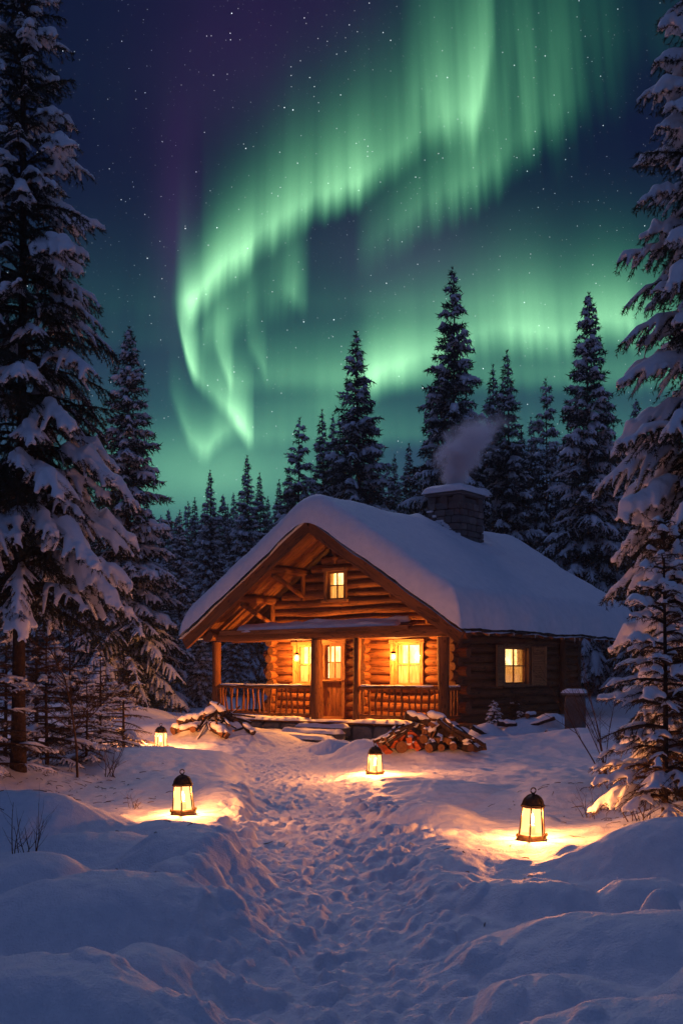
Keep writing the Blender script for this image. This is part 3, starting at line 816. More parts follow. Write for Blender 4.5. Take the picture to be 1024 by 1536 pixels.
# railings: each baluster a crooked pole
def railing(a, b, n, post=False):
    a = np.array(a, float); b = np.array(b, float)
    rp = MB(); log(rp, (*a, 1.32), (*b, 1.32), .052, 9, .012)
    root = cpart(rp, 'railing', LOGM)
    lp = MB(); log(lp, (*a, FL + .16), (*b, FL + .16), .045, 9, .012); cpart(lp, 'bottom_rail', LOGM, root)
    d = (b - a) / np.linalg.norm(b - a)
    for i in range(n):
        t = (i + .6 + rs.uniform(-.13, .13)) / (n + .2); p = a + (b - a) * t
        m2 = MB(); k = np.linspace(0, 1, 5)
        off = rs.uniform(-.03, .03)
        P = np.stack([p[0] + d[0] * (off * k + .02 * np.sin(k * 5 + i)), p[1] + d[1] * off * k + .01 * np.sin(k * 4 + i * 2), FL + .15 + (1.30 - FL - .15) * k], -1)
        m2.tubes(P, np.full(5, rs.uniform(.022, .034)) * (1 + .12 * np.sin(k * 7 + i)), 7)
        cpart(m2, 'baluster', LOGM, root)
    sn = MB(); nn = 40; t = np.linspace(.02, .98, nn)
    P = np.stack([a[0] + (b[0] - a[0]) * t, a[1] + (b[1] - a[1]) * t, 1.362 + .004 * np.sin(t * 30)], -1)
    sn.tubes(P, .05 * np.clip(.85 + .5 * fbm(t * 14, t * 0, n, 3), .25, 1.2) * np.minimum(1, np.minimum(t, 1 - t) * 30 + .2), 8, squash=.6)
    cpart(sn, 'rail_snow', M['snow_soft'], root)
railing((-7.78, 0), (-4.2, 0), 17); railing((-2.62, 0), (-.1, 0), 12); railing((-7.86, .15), (-7.86, 4.8), 16); railing((.02, .12), (-.12, .98), 4)

# windows
def window(name, x0, x1, z0, z1, y, nx=2, nz=2, fwid=.11, axis='x', sill=True):
    """frame, glazing bars, pane, curtains and the lit room behind. axis 'x': in the front wall, 'y': in the right wall (outside is +x)"""
    def place(mb):
        if axis == 'x': return mb
        m = np.eye(4); m[:3, :3] = np.array([[0, -1, 0], [1, 0, 0], [0, 0, 1]])   # x->y , y->-x
        m[:3, 3] = (WX1 + WY0 - .0 + 0, 0, 0); return mb.xf(m)
    f = MB(); cx = (x0 + x1) / 2; cz = (z0 + z1) / 2; w = x1 - x0; h = z1 - z0
    for sx in (-1, 1): f.box((cx + sx * (w / 2 + fwid / 2 - .02), y - .005, cz), (fwid, .15, h + .02))
    f.box((cx, y - .012, z1 + fwid / 2 - .015), (w + 2 * fwid + .04, .17, fwid)); f.box((cx, y - .02, z0 - fwid / 2 + .02), (w + 2 * fwid + .08, .22, fwid * .8))
    root = place(f).build(name, M['frame'], cabin)
    b = MB()
    for sx in (-1, 1): b.box((cx + sx * (w / 2 - .045), y + .045, cz), (.05, .05, h - .03))
    for sz in (-1, 1): b.box((cx, y + .047, cz + sz * (h / 2 - .035)), (w - .145, .046, .05))
    for i in range(1, nx): b.box((x0 + w * i / nx, y + .05, cz), (.034, .036, h - .125))
    for i in range(1, nz): b.box((cx, y + .052, z0 + h * i / nz), (w - .145, .03, .034))
    place(b).build('glazing_bars', M['frame'], root)
    g = MB(); g.box((cx, y + .062, cz), (w - .14, .006, h - .12)); place(g).build('pane', M['glass'], root)
    c = MB(); u = np.linspace(0, 1, 60); v = np.linspace(0, 1, 6)
    U, V = np.meshgrid(u, v, indexing='ij')
    for a, bb_, zt, zb in ((x0 + .02, x1 - .02, z0 + h * .52, z0 + .02), (x0 + .02, x0 + w * .20, z1 - .02, z0 + .5 * h), (x1 - w * .20, x1 - .02, z1 - .02, z0 + .5 * h)):
        xx_ = a + (bb_ - a) * U
        c.grid(np.stack([xx_, y + .15 + .014 * np.sin(xx_ * 95) + .01 * np.sin(xx_ * 37 + V), zb + (zt - zb) * V], -1), uv=np.stack([xx_, V], -1).reshape(-1, 2))
    place(c).build('curtain', M['curtain'], root)
    r = MB(); r.add([(x0 - .1, y + .34, z0 - .1), (x1 + .1, y + .34, z0 - .1), (x1 + .1, y + .34, z1 + .1), (x0 - .1, y + .34, z1 + .1)], [[[0, 1, 2, 3]]], [(0, 0), (1, 0), (1, 1), (0, 1)], 0, False)
    place(r).build('lit_room', M['room'], root)
    return root
YF = WY0 + .05
window('window', *W1, YF); window('window', *W2, YF); window('window', *WA, YF, fwid=.09)
window('window', WS[0], WS[1], WS[2], WS[3], YF, axis='y')
for y0, y1, hinge in ((WS[0] - .62, WS[0] - .11, WS[0] - .11), (WS[1] + .11, WS[1] + .62, WS[1] + .11)):
    s_ = MB(); s_.box((WX1 + .045, (y0 + y1) / 2, 1.91), (.03, y1 - y0, 1.14), long=2)
    for k in range(16): s_.box((WX1 + .065, (y0 + y1) / 2, 1.41 + k * .067), (.018, y1 - y0 - .10, .052), Matrix.Rotation(R(24), 3, 'Y'), long=1)
    for k in (y0 + .03, y1 - .03): s_.box((WX1 + .068, k, 1.91), (.024, .06, 1.14), long=2)
    m_ = Matrix.Translation((WX1 + .04, hinge, 0)) @ Matrix.Rotation(R(-30) if hinge == y0 else R(6), 4, 'Z') @ Matrix.Translation((-WX1 - .04, -hinge, 0))
    cpart(s_.xf(m_), 'shutter', M['shutter_lit'])
# door
dm = MB(); cx = (DR[0] + DR[1]) / 2
for k in range(5): dm.box((DR[0] + .07 + k * .145, YF + .05, FL + .55), (.138, .05, .98), long=2)
door = cpart(dm, 'door', M['log'])
df = MB()
for sx in (-1, 1): df.box((cx + sx * .41, YF - .004, 1.50), (.10, .15, 2.16), long=2)
df.box((cx, YF - .01, 2.60), (.98, .17, .11)); df.box((cx, YF - .03, FL + .035), (.9, .25, .06)); df.box((cx, YF + .05, FL + .62 + .44), (.72, .07, .06))
cpart(df, 'door_frame', M['frame'], door)
dwin = window('door_window', DR[0] + .04, DR[1] - .04, 1.50, 2.52, YF + .03, fwid=.05); dwin.parent = door
hd = MB(); hd.tubes([(cx + .27, YF + .02, 1.38), (cx + .27, YF - .04, 1.40), (cx + .27, YF - .04, 1.52), (cx + .27, YF + .02, 1.54)], [.012] * 4, 6); cpart(hd, 'handle', M['iron'], door)
mt_ = MB(); mt_.box((cx, .72, FL + .025), (.85, .5, .03)); cpart(mt_, 'door_step', M['board'])
orn = MB(); orn.lathe([(0, -.14), (.05, -.10), (.03, -.05), (.09, .0), (.10, .05), (.06, .10), (.02, .15), (0, .16)], 10, (-4.28, YF - .06, 4.93)); cpart(orn, 'carved_ornament', M['board'])

# roof: soffit boards, shingle edge, bargeboards, purlins, braces
deckm = MB()
cs, sn_ = 1 / math.hypot(1, SL), SL / math.hypot(1, SL)
Lr = (EX1 - XC) / cs
y = RY0 + .02
bi = 0
while y < RY1 - .05:
    w = .19
    for sg in (1, -1):
        rot = Matrix.Rotation(sg * math.atan(SL), 3, 'Y')
        mid = Lr / 2 - .02
        deckm.box((XC + sg * mid * cs, y + w / 2, RZ - mid * sn_ - .085), (Lr - .08, w - .008, .05), rot, long=0)
    y += w; bi += 1
roof = cpart(deckm, 'roof', M['board'])
sh = MB()
for sg in (1, -1):
    rot = Matrix.Rotation(sg * math.atan(SL), 3, 'Y')
    n = 34
    for i in range(n):
        l = Lr / n; mid = (i + .5) * l
        sh.box((XC + sg * (mid + .02) * cs, (RY0 + RY1) / 2 + rs.uniform(-.03, .03), RZ - mid * sn_ - .03 + rs.uniform(-.012, .012)), (l * 1.06, RY1 - RY0 + .12, .055), rot, long=1)
    k = 0; y = RY0
    while y < RY1:
        w = rs.uniform(.16, .3); mid = Lr + rs.uniform(.0, .06)
        sh.box((XC + sg * mid * cs, y + w / 2, RZ - mid * sn_ - .03), (.16, w - .01, .06 + rs.uniform(0, .02)), rot, long=0); y += w
cpart(sh, 'shingles', M['shingle'], roof)
for yb in (RY0 - .05, RY1 + .05):
    for sg in (1, -1):
        fm = MB(); rot = Matrix.Rotation(sg * math.atan(SL), 3, 'Y'); mid = Lr / 2 + .06
        drop = .24
        fm.box((XC + sg * (mid * cs - .0), yb, RZ - mid * sn_ - drop), (Lr + .06, .09, .33), rot, long=0)
        cpart(fm, 'bargeboard', M['log'], roof)
for x_ in (XC, -5.45, -6.62, -2.31, -1.14):
    z_ = float(roofz(x_)) - .15 - .13 - (.10 if x_ == XC else 0)
    pur = MB(); log(pur, (x_, RY0 + .02, z_), (x_, 9.6, z_), .12, 12, .004)
    cpart(pur, 'purlin', LOGM, roof)
def brace(x_, big=1.0):
    z_ = float(roofz(x_)) - .40
    m2 = MB(); log(m2, (x_, RY0 + .25, z_ - .04), (x_, WY0 + .02, z_ - .62 * big), .075, 10, .02, 5); log(m2, (x_, WY0 - .02, z_ - .78 * big), (x_, WY0 - .02, z_ + .1), .07, 10, .01, 4)
    cpart(m2, 'brace', LOGM)
for x_ in (-5.45, -6.62, -2.31, -1.14): brace(x_, .9)
m2 = MB(); log(m2, (XC, RY0 + .3, RZ - .55), (XC, WY0, RZ - .95), .07, 10, .02, 5); cpart(m2, 'brace', LOGM)
for sg in (1, -1):
    yk = .35
    while yk < RY1 - .3:
        a, b = (3.3, Lr - .05)
        raf = MB(); raf.box((XC + sg * (a + b) / 2 * cs, yk, RZ - (a + b) / 2 * sn_ - .175), (b - a, .10, .12), Matrix.Rotation(sg * math.atan(SL), 3, 'Y'), long=0); yk += .62
        cpart(raf, 'rafter_tail', M['board'], roof)
for k in range(16):
    yk = rs.uniform(.2, 9.5); l = rs.uniform(.06, .24) ; x_ = EX1 + .02; zt = float(roofz(EX1)) - .06
    ice = MB(); ice.tubes([(x_, yk, zt + .02), (x_ + .004, yk, zt - l * .5), (x_, yk + .005, zt - l)], [.018, .011, .001], 6)
    cpart(ice, 'icicle', M['snow_soft'], roof)

# snow on the roof
xs_ = np.concatenate([np.linspace(EX0 - .10, EX0 + .6, 18), np.linspace(EX0 + .68, EX1 - .68, 90), np.linspace(EX1 - .6, EX1 + .10, 18)])
ys_ = np.concatenate([np.linspace(RY0 - .16, RY0 + .5, 18), np.linspace(RY0 + .58, RY1 - .58, 110), np.linspace(RY1 - .5, RY1 + .16, 18)])
SX, SY = np.meshgrid(xs_, ys_, indexing='ij')
def snow_top(x, y):
    base = RZ - SL * (np.sqrt((x - XC) ** 2 + .30 ** 2) - .13)
    ex = np.minimum(x - (EX0 - .10), EX1 + .10 - x); ey = np.minimum(y - (RY0 - .16), RY1 + .16 - y)
    q = lambda e, r: np.sqrt(np.clip(1 - (1 - np.clip(e / r, 0, 1)) ** 2, 0, 1))
    t = .76 * np.minimum(q(ex, .44), q(ey, .34)) * (1 + .05 * fbm(x * .5, y * .45, 3, 3) + .035 * fbm(x * 2.1, y * 1.6, 8, 3) * (1 - .5 * ss(.2, 1.5, np.minimum(ex, ey))))
    t = t + .012 * fbm(x * 6, y * 5, 12, 2) * ss(1.2, .1, np.minimum(ex, ey))
    # drift hollowed round the chimney
    qd = np.hypot((x + 3.13) / .75, (y - 5.75) / .9); t = t - .10 * np.exp(-((qd - .9) / .25) ** 2) + .10 * np.exp(-((qd - 1.5) / .35) ** 2)
    return base - .03 + np.maximum(t, 0)
_e = np.minimum(np.minimum(SX - (EX0 - .10), EX1 + .10 - SX), np.minimum(SY - (RY0 - .16), RY1 + .16 - SY)); _w = np.exp(-_e / .15)
rsn = MB()
top = np.stack([SX, SY, snow_top(SX, SY)], -1)
bx = 1 - .10 * 0
out_x = np.where(SX > XC, 1, -1)
bot = np.stack([SX, SY, RZ - SL * np.abs(SX - XC) - .035 - .02 * fbm(SX * 2, SY * 2, 2, 2)], -1)
# bulge the edge outwards a little, as settled snow does
ex = np.minimum(SX - (EX0 - .10), EX1 + .10 - SX); ey = np.minimum(SY - (RY0 - .16), RY1 + .16 - SY)
bul = _w * (.05 * fbm(SX * 1.1, SY * 1.1, 33, 3) + .03)
for g_ in (top, bot):
    g_[..., 0] += out_x * bul * (ex < ey + .3); g_[..., 1] += np.where(SY > 5, 1, -1) * bul * (ey < ex + .3); g_[..., 2] -= _w * .03 * (1 + fbm(SX * 1.5, SY * 1.5, 35, 2))
rsn.grid(top); rsn.grid(bot[::-1])
cpart(rsn, 'roof_snow', M['snow_soft'], roof)

# chimney
ch = MB(); cx0, cx1, cy0, cy1 = -3.68, -2.58, 5.1, 6.4
zz = 3.6
core = MB(); core.box(((cx0 + cx1) / 2, (cy0 + cy1) / 2, 5.3), (cx1 - cx0 - .10, cy1 - cy0 - .10, 3.6)); v = 0
while zz < 6.86:
    h = rs.uniform(.13, .24)
    for side in range(4):
        if side in (0, 2):
            a, b, c = cx0, cx1, (cy0 if side == 0 else cy1)
        else: a, b, c = cy0, cy1, (cx0 if side == 3 else cx1)
        p = a
        while p < b - .04:
            w = rs.uniform(.2, .46)
            if b - p - w < .14: w = b - p
            ctr = (p + w / 2, c, zz + h / 2) if side in (0, 2) else (c, p + w / 2, zz + h / 2)
            sz = (w - .012, .16 + rs.uniform(0, .05), h - .012) if side in (0, 2) else (.16 + rs.uniform(0, .05), w - .012, h - .012)
            rock(ch, ctr, sz, rs.random() * 99, 5, .12, rs.choice((0, 0, 1)))
            p += w
    zz += h
for k, sx in enumerate((-1, 1)):
    for sy in (-1, 0, 1):
        if sy == 0: continue
        rock(ch, ((cx0 + cx1) / 2 + sx * .45, (cy0 + cy1) / 2 + sy * .55, 7.0), (.30, .30, .30), k + sy, 5, .1, 0)
rock(ch, ((cx0 + cx1) / 2 - .02, cy0 + .08, 7.0), (.26, .24, .30), 9, 5, .1, 0)
mb_add(ch, core, (0, 0, 0), 'x')
chim = cpart(ch, 'chimney', [M['darkstone'], M['stone']])
cap = MB(); rock(cap, ((cx0 + cx1) / 2, (cy0 + cy1) / 2, 7.20), (cx1 - cx0 + .34, cy1 - cy0 + .34, .11), 4, 7, .03); cpart(cap, 'chimney_cap', M['darkstone'], chim)
cs_ = MB(); nn = 26; U, V = np.meshgrid(np.linspace(-1, 1, nn), np.linspace(-1, 1, nn), indexing='ij')
rq = np.maximum(np.abs(U), np.abs(V)); tt = .30 * np.sqrt(np.clip(1 - rq ** 3.2, 0, 1)) * (1 + .12 * fbm(U * 1.3, V * 1.3, 6, 2))
cs_.grid(np.stack([(cx0 + cx1) / 2 + U * .74, (cy0 + cy1) / 2 + V * .84, 7.245 + tt], -1)); cpart(cs_, 'chimney_snow', M['snow_soft'], chim)
pt = MB()
for k in range(26):
    sx = rs.uniform(cx0 - .05, cx1 + .05); z_ = float(snow_top(np.array(sx), np.array(cy0 - .1)))
    rock(pt, (sx, cy0 - .09, z_ + rs.uniform(-.02, .34) * (1 - (sx - cx0) / 1.3)), (rs.uniform(.10, .28), .10, rs.uniform(.04, .09)), k, 5, .2)
cpart(pt, 'chimney_snow', M['snow_soft'], chim)

# hanging porch lamps
def hang_lamp(x_, label):
    ow = cabin.matrix_basis @ Vector((x_, .62, 2.16))
    root = empty('hanging_lamp', tuple(ow), TH, label, 'porch lamp', 'lamps hanging under the porch beam')
    b = MB(); b.lathe([(0, .13), (.03, .13), (.05, .115), (.085, .075), (.088, .066), (0, .07)], 16); b.build('lamp_cap', M['iron'], root)
    g = MB(); g.lathe([(.06, .065), (.085, .02), (.088, -.05), (.06, -.12), (.0, -.135)], 16); g.build('lamp_glass', M['lampglass'], root)
    f_ = MB(); f_.lathe([(0, -.09), (.03, -.07), (.042, -.02), (.03, .03), (0, .05)], 12); f_.build('bulb', M['flame'], root)
    c = MB(); c.tubes([(0, 0, .12), (0, 0, .56)], [.008, .008], 6); c.build('chain', M['iron'], root)
    h = MB(); a = np.linspace(0, 2 * math.pi, 13); h.tubes(np.stack([.03 * np.sin(a), 0 * a, .15 + .03 * np.cos(a)], -1), [.006] * 13, 5); h.build('loop', M['iron'], root)
    ld = bpy.data.lights.new('lamp_light', 'POINT'); ld.energy = PORCH_W; ld.color = (1, .36, .075); ld.shadow_soft_size = .06
    lo = bpy.data.objects.new('lamp_light', ld); COL.objects.link(lo); lo.parent = root; lo.location = (0, 0, -.03)
    return root
bpy.context.view_layer.update()
hang_lamp(-5.30, 'glowing glass porch lamp hanging in front of the window beside the door')
hang_lamp(-1.95, 'glowing glass porch lamp hanging in front of the window near the cabin corner')
hk = MB(); hk.box((-3.6, .62, 2.735), (7.6, .08, .07), long=0)
cpart(hk, 'lamp_rail', M['board'])

# ------------------------------------------------------------------ chimney smoke
def smoke_mat(nt, out):
    c = coord(nt, 'Object')
    sp = nt.nodes.new('ShaderNodeSeparateXYZ'); nt.links.new(c, sp.inputs[0])
    x, y, z = (X(sp.outputs[i]) for i in range(3))
    n = xnoise(c, 2.1, 5.0, .62, .4)
    # plume axis drifts to the right as it rises
    ax = xcurve(z / 3.0, [(0, .28), (.2, .25), (.4, .31), (.6, .44), (.8, .62), (1, .82)]) * 3.0 - .8
    rad = xcurve(z / 3.0, [(0, .14), (.2, .38), (.4, .58), (.65, .66), (1, .60)]) * 1.5
    d = xpow((x - ax) * (x - ax) + y * y, .5) / rad
    dens = xpow(xss(d + (n - .5) * 2.7, 1.05, .05), 1.6) * xss(z, 2.5, .6) * xss(z, -.02, .10)
    v = nt.nodes.new('ShaderNodeVolumePrincipled'); v.inputs['Color'].default_value = (.96, .93, .95, 1); v.inputs['Anisotropy'].default_value = .1
    nt.links.new((dens * 14.0).s, v.inputs['Density']); nt.links.new(v.outputs[0], out.inputs['Volume'])
M['smoke'] = mat('chimney_smoke', smoke_mat)
sm = MB(); sm.box((.85, 0, 1.48), (3.9, 1.9, 3.0))
smo = sm.build('smoke', M['smoke'])
smo.location = cabin.matrix_basis @ Vector((-3.1, 5.75, 7.36)); smo.rotation_euler = (0, 0, 0)
tag(smo, kind='stuff')

# ------------------------------------------------------------------ spruces
def spruce_parts(H_, seed, prof, z0, whorl, nb, tstep, tlen, trunk_r, near, snow_p, droop=(.25, .45), el=(35, -12), snow_r=1.0, needle=None, K=8, hang=(.15, .55), side_cut=None):
    g = np.random.default_rng(seed)
    stems_P, stems_R, tw_P, tw_br, tw_sn, sp_P, sp_heavy = [], [], [], [], [], [], []
    z = z0
    while z < H_ - .25 * whorl:
        f = z / H_
        n = max(3, int(round(nb * (1 - .45 * f)))) + g.integers(-1, 2)
        a0 = g.random() * 6.28
        for k in range(n):
            zz_ = z + g.uniform(-.45, .45) * whorl
            if zz_ > H_ - .08: continue
            L = prof(zz_ / H_) * g.uniform(.70, 1.12)
            if L < .06: continue
            az = a0 + k * 6.283 / n + g.uniform(-.3, .3)
            if side_cut is not None and not side_cut(az, zz_): continue
            e = math.tan(R(el[0] * max(0, f) ** 1.2 + el[1] * (1 - f) + g.uniform(-8, 8)))
            dr = g.uniform(*droop) * (1 - .6 * f)
            t = np.linspace(0, 1, K)
            hx, hy = math.cos(az), math.sin(az)
            bend = g.uniform(-.08, .08) * L
            P = np.stack([hx * L * t - hy * bend * t * t, hy * L * t + hx * bend * t * t, zz_ + L * (e * t - dr * t ** 2.0)], -1)
            stems_P.append(P); stems_R.append((.010 + .011 * L) * (1 - .85 * t) * (1 if near else 1.3))
            heavy = g.uniform(.55, 1.45) if g.random() < snow_p(f) else 0.0
            sp_P.append(P); sp_heavy.append(heavy)
            ts = np.arange(.14 if L > .5 else .25, 1.0, tstep / L)
            if len(ts) == 0: ts = np.array([.5])
            ts = np.clip(ts + g.uniform(-.3, .3, len(ts)) * tstep / L, .08, .99)
            for sg in (1, -1):
                l = (tlen * L * (1 - ts) ** .75 * np.minimum(1, ts * 3 + .3) + .055 + (.0 if near else .05)) * g.uniform(.7, 1.2, len(ts))
                an = np.radians(g.uniform(38, 66, len(ts)))
                p = np.stack([np.interp(ts, t, P[:, i]) for i in range(3)], -1)
                slope = np.interp(ts, t, np.gradient(P[:, 2], L * t))
                d = np.stack([hx * np.cos(an) - sg * hy * np.sin(an), hy * np.cos(an) + sg * hx * np.sin(an), slope * .6], -1)
                hg = g.uniform(hang[0], hang[1], len(ts))
                tau = np.linspace(0, 1, 4)
                q = p[:, None] + d[:, None] * (l[:, None] * tau)[..., None]
                q[..., 2] -= (hg * l)[:, None] * tau ** 1.5
                tw_P.append(q); tw_br.append(np.full(len(ts), heavy)); tw_sn.append(ts)
        z += whorl * g.uniform(.8, 1.2) * (1 - .35 * f)
    tw = np.concatenate(tw_P); hv = np.concatenate(tw_br); tsn = np.concatenate(tw_sn)
    crown = MB(); trunk = MB(); snow = MB()
    tt = np.linspace(0, 1, 14)
    trunk.tubes(np.stack([.02 * np.sin(tt * 5 + seed) * H_ * .15, .02 * np.cos(tt * 4) * H_ * .1 - .02 * H_ * .1, tt * H_ - .25], -1), trunk_r * (1 - .93 * tt ** .9) * (1 + .25 * np.exp(-tt * 30)) + .004, 12 if near else 7)
    for P, r_ in zip(stems_P, stems_R): crown.tubes(P, r_, 5 if near else 3, mat=1)
    if near: crown.tubes(tw, np.broadcast_to(np.linspace(.0045, .002, 4), tw.shape[:2]), 3, mat=1)
    # needles
    nl, nw, sp_ = needle
    def needles(P, spacing, scale=1.0):
        seg = np.linalg.norm(np.diff(P, axis=1), axis=2); Ltot = seg.sum(1)
        cnt = np.maximum(2, (Ltot / spacing).astype(int))
        idx = np.repeat(np.arange(len(P)), cnt)
        u = g.random(len(idx)) * (P.shape[1] - 1 - 1e-6); k = u.astype(int); fr = (u - k)[:, None]
        a = P[idx, k]; b = P[idx, k + 1]; p = a + (b - a) * fr
        T = b - a; T /= np.maximum(np.linalg.norm(T, axis=1, keepdims=True), 1e-9)
        rnd_ = g.standard_normal((len(idx), 3)); rnd_[:, 2] -= .15
        rnd_ -= T * np.sum(rnd_ * T, 1, keepdims=True); rnd_ /= np.maximum(np.linalg.norm(rnd_, axis=1, keepdims=True), 1e-9)
        d = T * .75 + rnd_ * .8; d /= np.linalg.norm(d, axis=1, keepdims=True)
        w = np.cross(d, g.standard_normal((len(idx), 3))); w /= np.maximum(np.linalg.norm(w, axis=1, keepdims=True), 1e-9)
        l = nl * scale * g.uniform(.7, 1.25, len(idx))[:, None]
        V = np.stack([p + w * nw * .5, p - w * nw * .5, p + d * l * .6 + w * nw * .35, p + d * l], 1)
        V = np.stack([p - w * nw * .5, p + w * nw * .5, p + d * l], 1)
        crown.add(V, [np.arange(len(idx) * 3).reshape(-1, 3)], None, 0, False)
    needles(tw, sp_)
    needles(np.stack(sp_P), sp_, 1.0)
    # leader shoot
    tip = np.array([[[0, 0, H_ - .45], [0, 0, H_ - .25], [0, 0, H_ - .1], [0, 0, H_]]]); needles(tip, sp_ * .5, .8)
    # snow lying on the boughs
    for P, h in zip(sp_P, sp_heavy):
        if h <= 0: continue
        L = np.linalg.norm(P[-1] - P[0]); t = np.linspace(0, 1, K)
        s0 = g.uniform(.25, .55) if near else g.uniform(.05, .4)
        k = np.linspace(s0, 1.0, K); Q = np.stack([np.interp(k, t, P[:, i]) for i in range(3)], -1)
        base = (.050 if near else .10) * snow_r * h * (.6 + .35 * min(L, 1.6))
        rr_ = base * (1 + .35 * g.standard_normal(K)).clip(.45, 1.7) * np.sin(np.clip(np.linspace(.08, 1.0, K), 0, 1) * math.pi * .93) ** .45
        rr_[0] *= .3; rr_[-1] *= .45
        Q[:, 2] += rr_ * .75
        snow.tubes(Q, rr_, 8 if near else 5, True, squash=.8)
    m_ = (hv > 0) & (g.random(len(tw)) < np.clip(.45 + .42 * hv, 0, .97)) & (tsn > (.34 if near else .12))
    q = tw[m_].copy(); hh = hv[m_]
    cut = g.uniform(.55, 1.0, len(q))
    q = q[:, :1] + (q - q[:, :1]) * cut[:, None, None]
    lt = np.linalg.norm(q[:, -1] - q[:, 0], axis=1)
    prof_r = np.array([1.0, 1.05, .95, .55])
    rr_ = (.030 if near else .060) * snow_r * (hh * (.55 + 1.1 * np.clip(lt, 0, .6)) * g.uniform(.75, 1.35, len(q)))[:, None] * prof_r * g.uniform(.62, 1.4, (len(q), 4))
    q[..., 2] += rr_ * .8
    if len(q): snow.tubes(q, rr_, 7 if near else 4, True, squash=.85)
    return trunk, crown, snow
def spruce(name, label, loc, parts, group=None, voxel=None, rz=0, nm=None, cat='spruce'):
    root = empty(name, loc, rz, label, cat, group)
    t, c, s_ = parts
    t.build('trunk', M['bark'], root)
    c.build('crown', [nm or M['needle'], M['twig']], root)
    so_ = s_.build('snow_load', M['snow_soft'], root)
    if voxel: remesh(so_, voxel, 3, .5)
    return root
cone = lambda r, k=.8, lo=.05: (lambda f: r * (np.clip(1 - f, 0, 1) ** k) * (.72 + .28 * min(1, f / max(lo, .01))))

# near trees
left = spruce('snowy_spruce', 'tall snow-laden spruce with a bare lower trunk at the left edge', (-4.50, 15.0, gz(-4.5, 15.0)),
    spruce_parts(14.2, 11, lambda f: 2.08 * (1 - f) ** .92 * (.55 + .45 * min(1, f / .22)), 2.35, .27, 7.6, .080, .40, .100, True, lambda f: .80, (.50, .95), (38, 12), 1.25, (.055, .0105, .0058), 9, (.35, 1.0)), voxel=.019)
right = spruce('snowy_spruce', 'tall snow-laden spruce leaning into view along the right edge', (4.74, 13.0, gz(4.74, 13.0)),
    spruce_parts(13.6, 23, lambda f: 1.80 * (1 - f) ** .55 * (.6 + .4 * min(1, f / .2)), 1.0, .27, 7.6, .080, .40, .12, True, lambda f: .88, (.50, .95), (38, 12), 1.35, (.055, .0105, .0058), 9, (.35, 1.0)), voxel=.019)
young = spruce('young_spruce', 'slender young spruce with drooping snowy boughs in front of the right cabin end', (*at(996, 9.9)[:2], at(996, 9.9)[2]),
    spruce_parts(3.15, 31, lambda f: .82 * (1 - f) ** .8 * (.75 + .25 * min(1, f / .15)), .38, .15, 6.0, .055, .42, .034, True, lambda f: .85, (.25, .6), (30, 10), .95, (.045, .006, .013), 8), voxel=.018, nm=M['dryneedle'])
young2 = spruce('young_spruce', 'thin young spruce at the very right edge beside the slender one', (*at(1030, 10.6)[:2], at(1030, 10.6)[2]),
    spruce_parts(2.7, 37, lambda f: .85 * (1 - f) ** .8 * (.7 + .3 * min(1, f / .15)), .45, .16, 6.0, .055, .42, .030, True, lambda f: .85, (.25, .6), (30, 10), .95, (.045, .006, .013), 8), voxel=.018, nm=M['dryneedle'])

bushy = spruce('snowy_spruce', 'bushy middle-sized snowy spruce behind the slender young one at the right', at(1078, 12.3, .05),
    spruce_parts(5.2, 41, lambda f: 1.18 * (1 - f) ** .75 * (.75 + .25 * min(1, f / .15)), .5, .20, 6.5, .07, .42, .06, True, lambda f: .8, (.35, .8), (32, 10), 1.05, (.05, .009, .008), 8), voxel=.019)
# spruces behind: a few kinds of tree, each copy set at its own place and size
KINDS = []
for i, (hh, rr0, kk, sd0, sp0) in enumerate(((18.0, 3.9, .86, 51, .62), (18.0, 3.5, .92, 52, .70), (18.0, 3.7, .80, 53, .80), (18.0, 3.2, .9, 54, .88), (18.0, 3.4, .74, 57, .75))):
    KINDS.append(spruce_parts(hh, sd0, cone(rr0, kk, .06), 1.0, (.44, .44, .46, .44, .62)[i], (8.5, 8.5, 8.0, 8.5, 6.5)[i], .17, .40, .17, False, (lambda sp0: lambda f: min(1, sp0 * (1.25 - .45 * f ** 1.6)))(sp0), (.22, .48), (24, -10), 1.05, (.23, .065, .05), 8, (.2, .8)))
protos = [None] * 5
used_labels = set()
def far_tree(px, top, Y, kind, label, wid=1.0, group=None, cat='spruce'):
    x, y, z = at(px, Y, .1)
    h = topz(top, Y) - z
    if protos[kind] is None:
        o = spruce('forest_spruce', label, (x, y, z), KINDS[kind], group, None, 0, None, cat); protos[kind] = o
    else:
        o = copy_tree(protos[kind]); o.location = (x, y, z); tag(o, label, cat, group)
    s_ = h / 18.0
    o.scale = (s_ * wid, s_ * wid, s_); o.rotation_euler = (R(rnd.gauss(0, .45)), R(rnd.gauss(0, .45)), rnd.uniform(0, 6.28))
    return o
far_tree(187, 487, 36, 2, 'tall dark spruce standing alone just behind the left edge tree', .98)
far_tree(675, 403, 48, 0, 'tallest forest spruce, rising directly behind the chimney', .88)
far_tree(540, 497, 50, 0, 'broad pointed spruce rising behind the roof ridge, in front of the green band', .98)
far_tree(882, 442, 44, 2, 'tall spruce behind the right half of the roof', .92)
far_tree(741, 548, 54, 1, 'narrower of the twin spruces right of the chimney smoke', .85)
far_tree(762, 528, 50, 1, 'taller of the twin spruces right of the chimney smoke', .95)
far_tree(822, 567, 52, 4, 'slim spruce between the twin spruces and the tall one at the right', .9)
far_tree(447, 627, 52, 4, 'shorter spruce directly behind the roof peak, left of a pair', 1.0)
far_tree(484, 613, 56, 1, 'slim spruce between the roof peak tree and the broad pointed one', .85)
far_tree(502, 622, 62, 3, 'pale slim spruce tucked against the broad pointed one', .85)
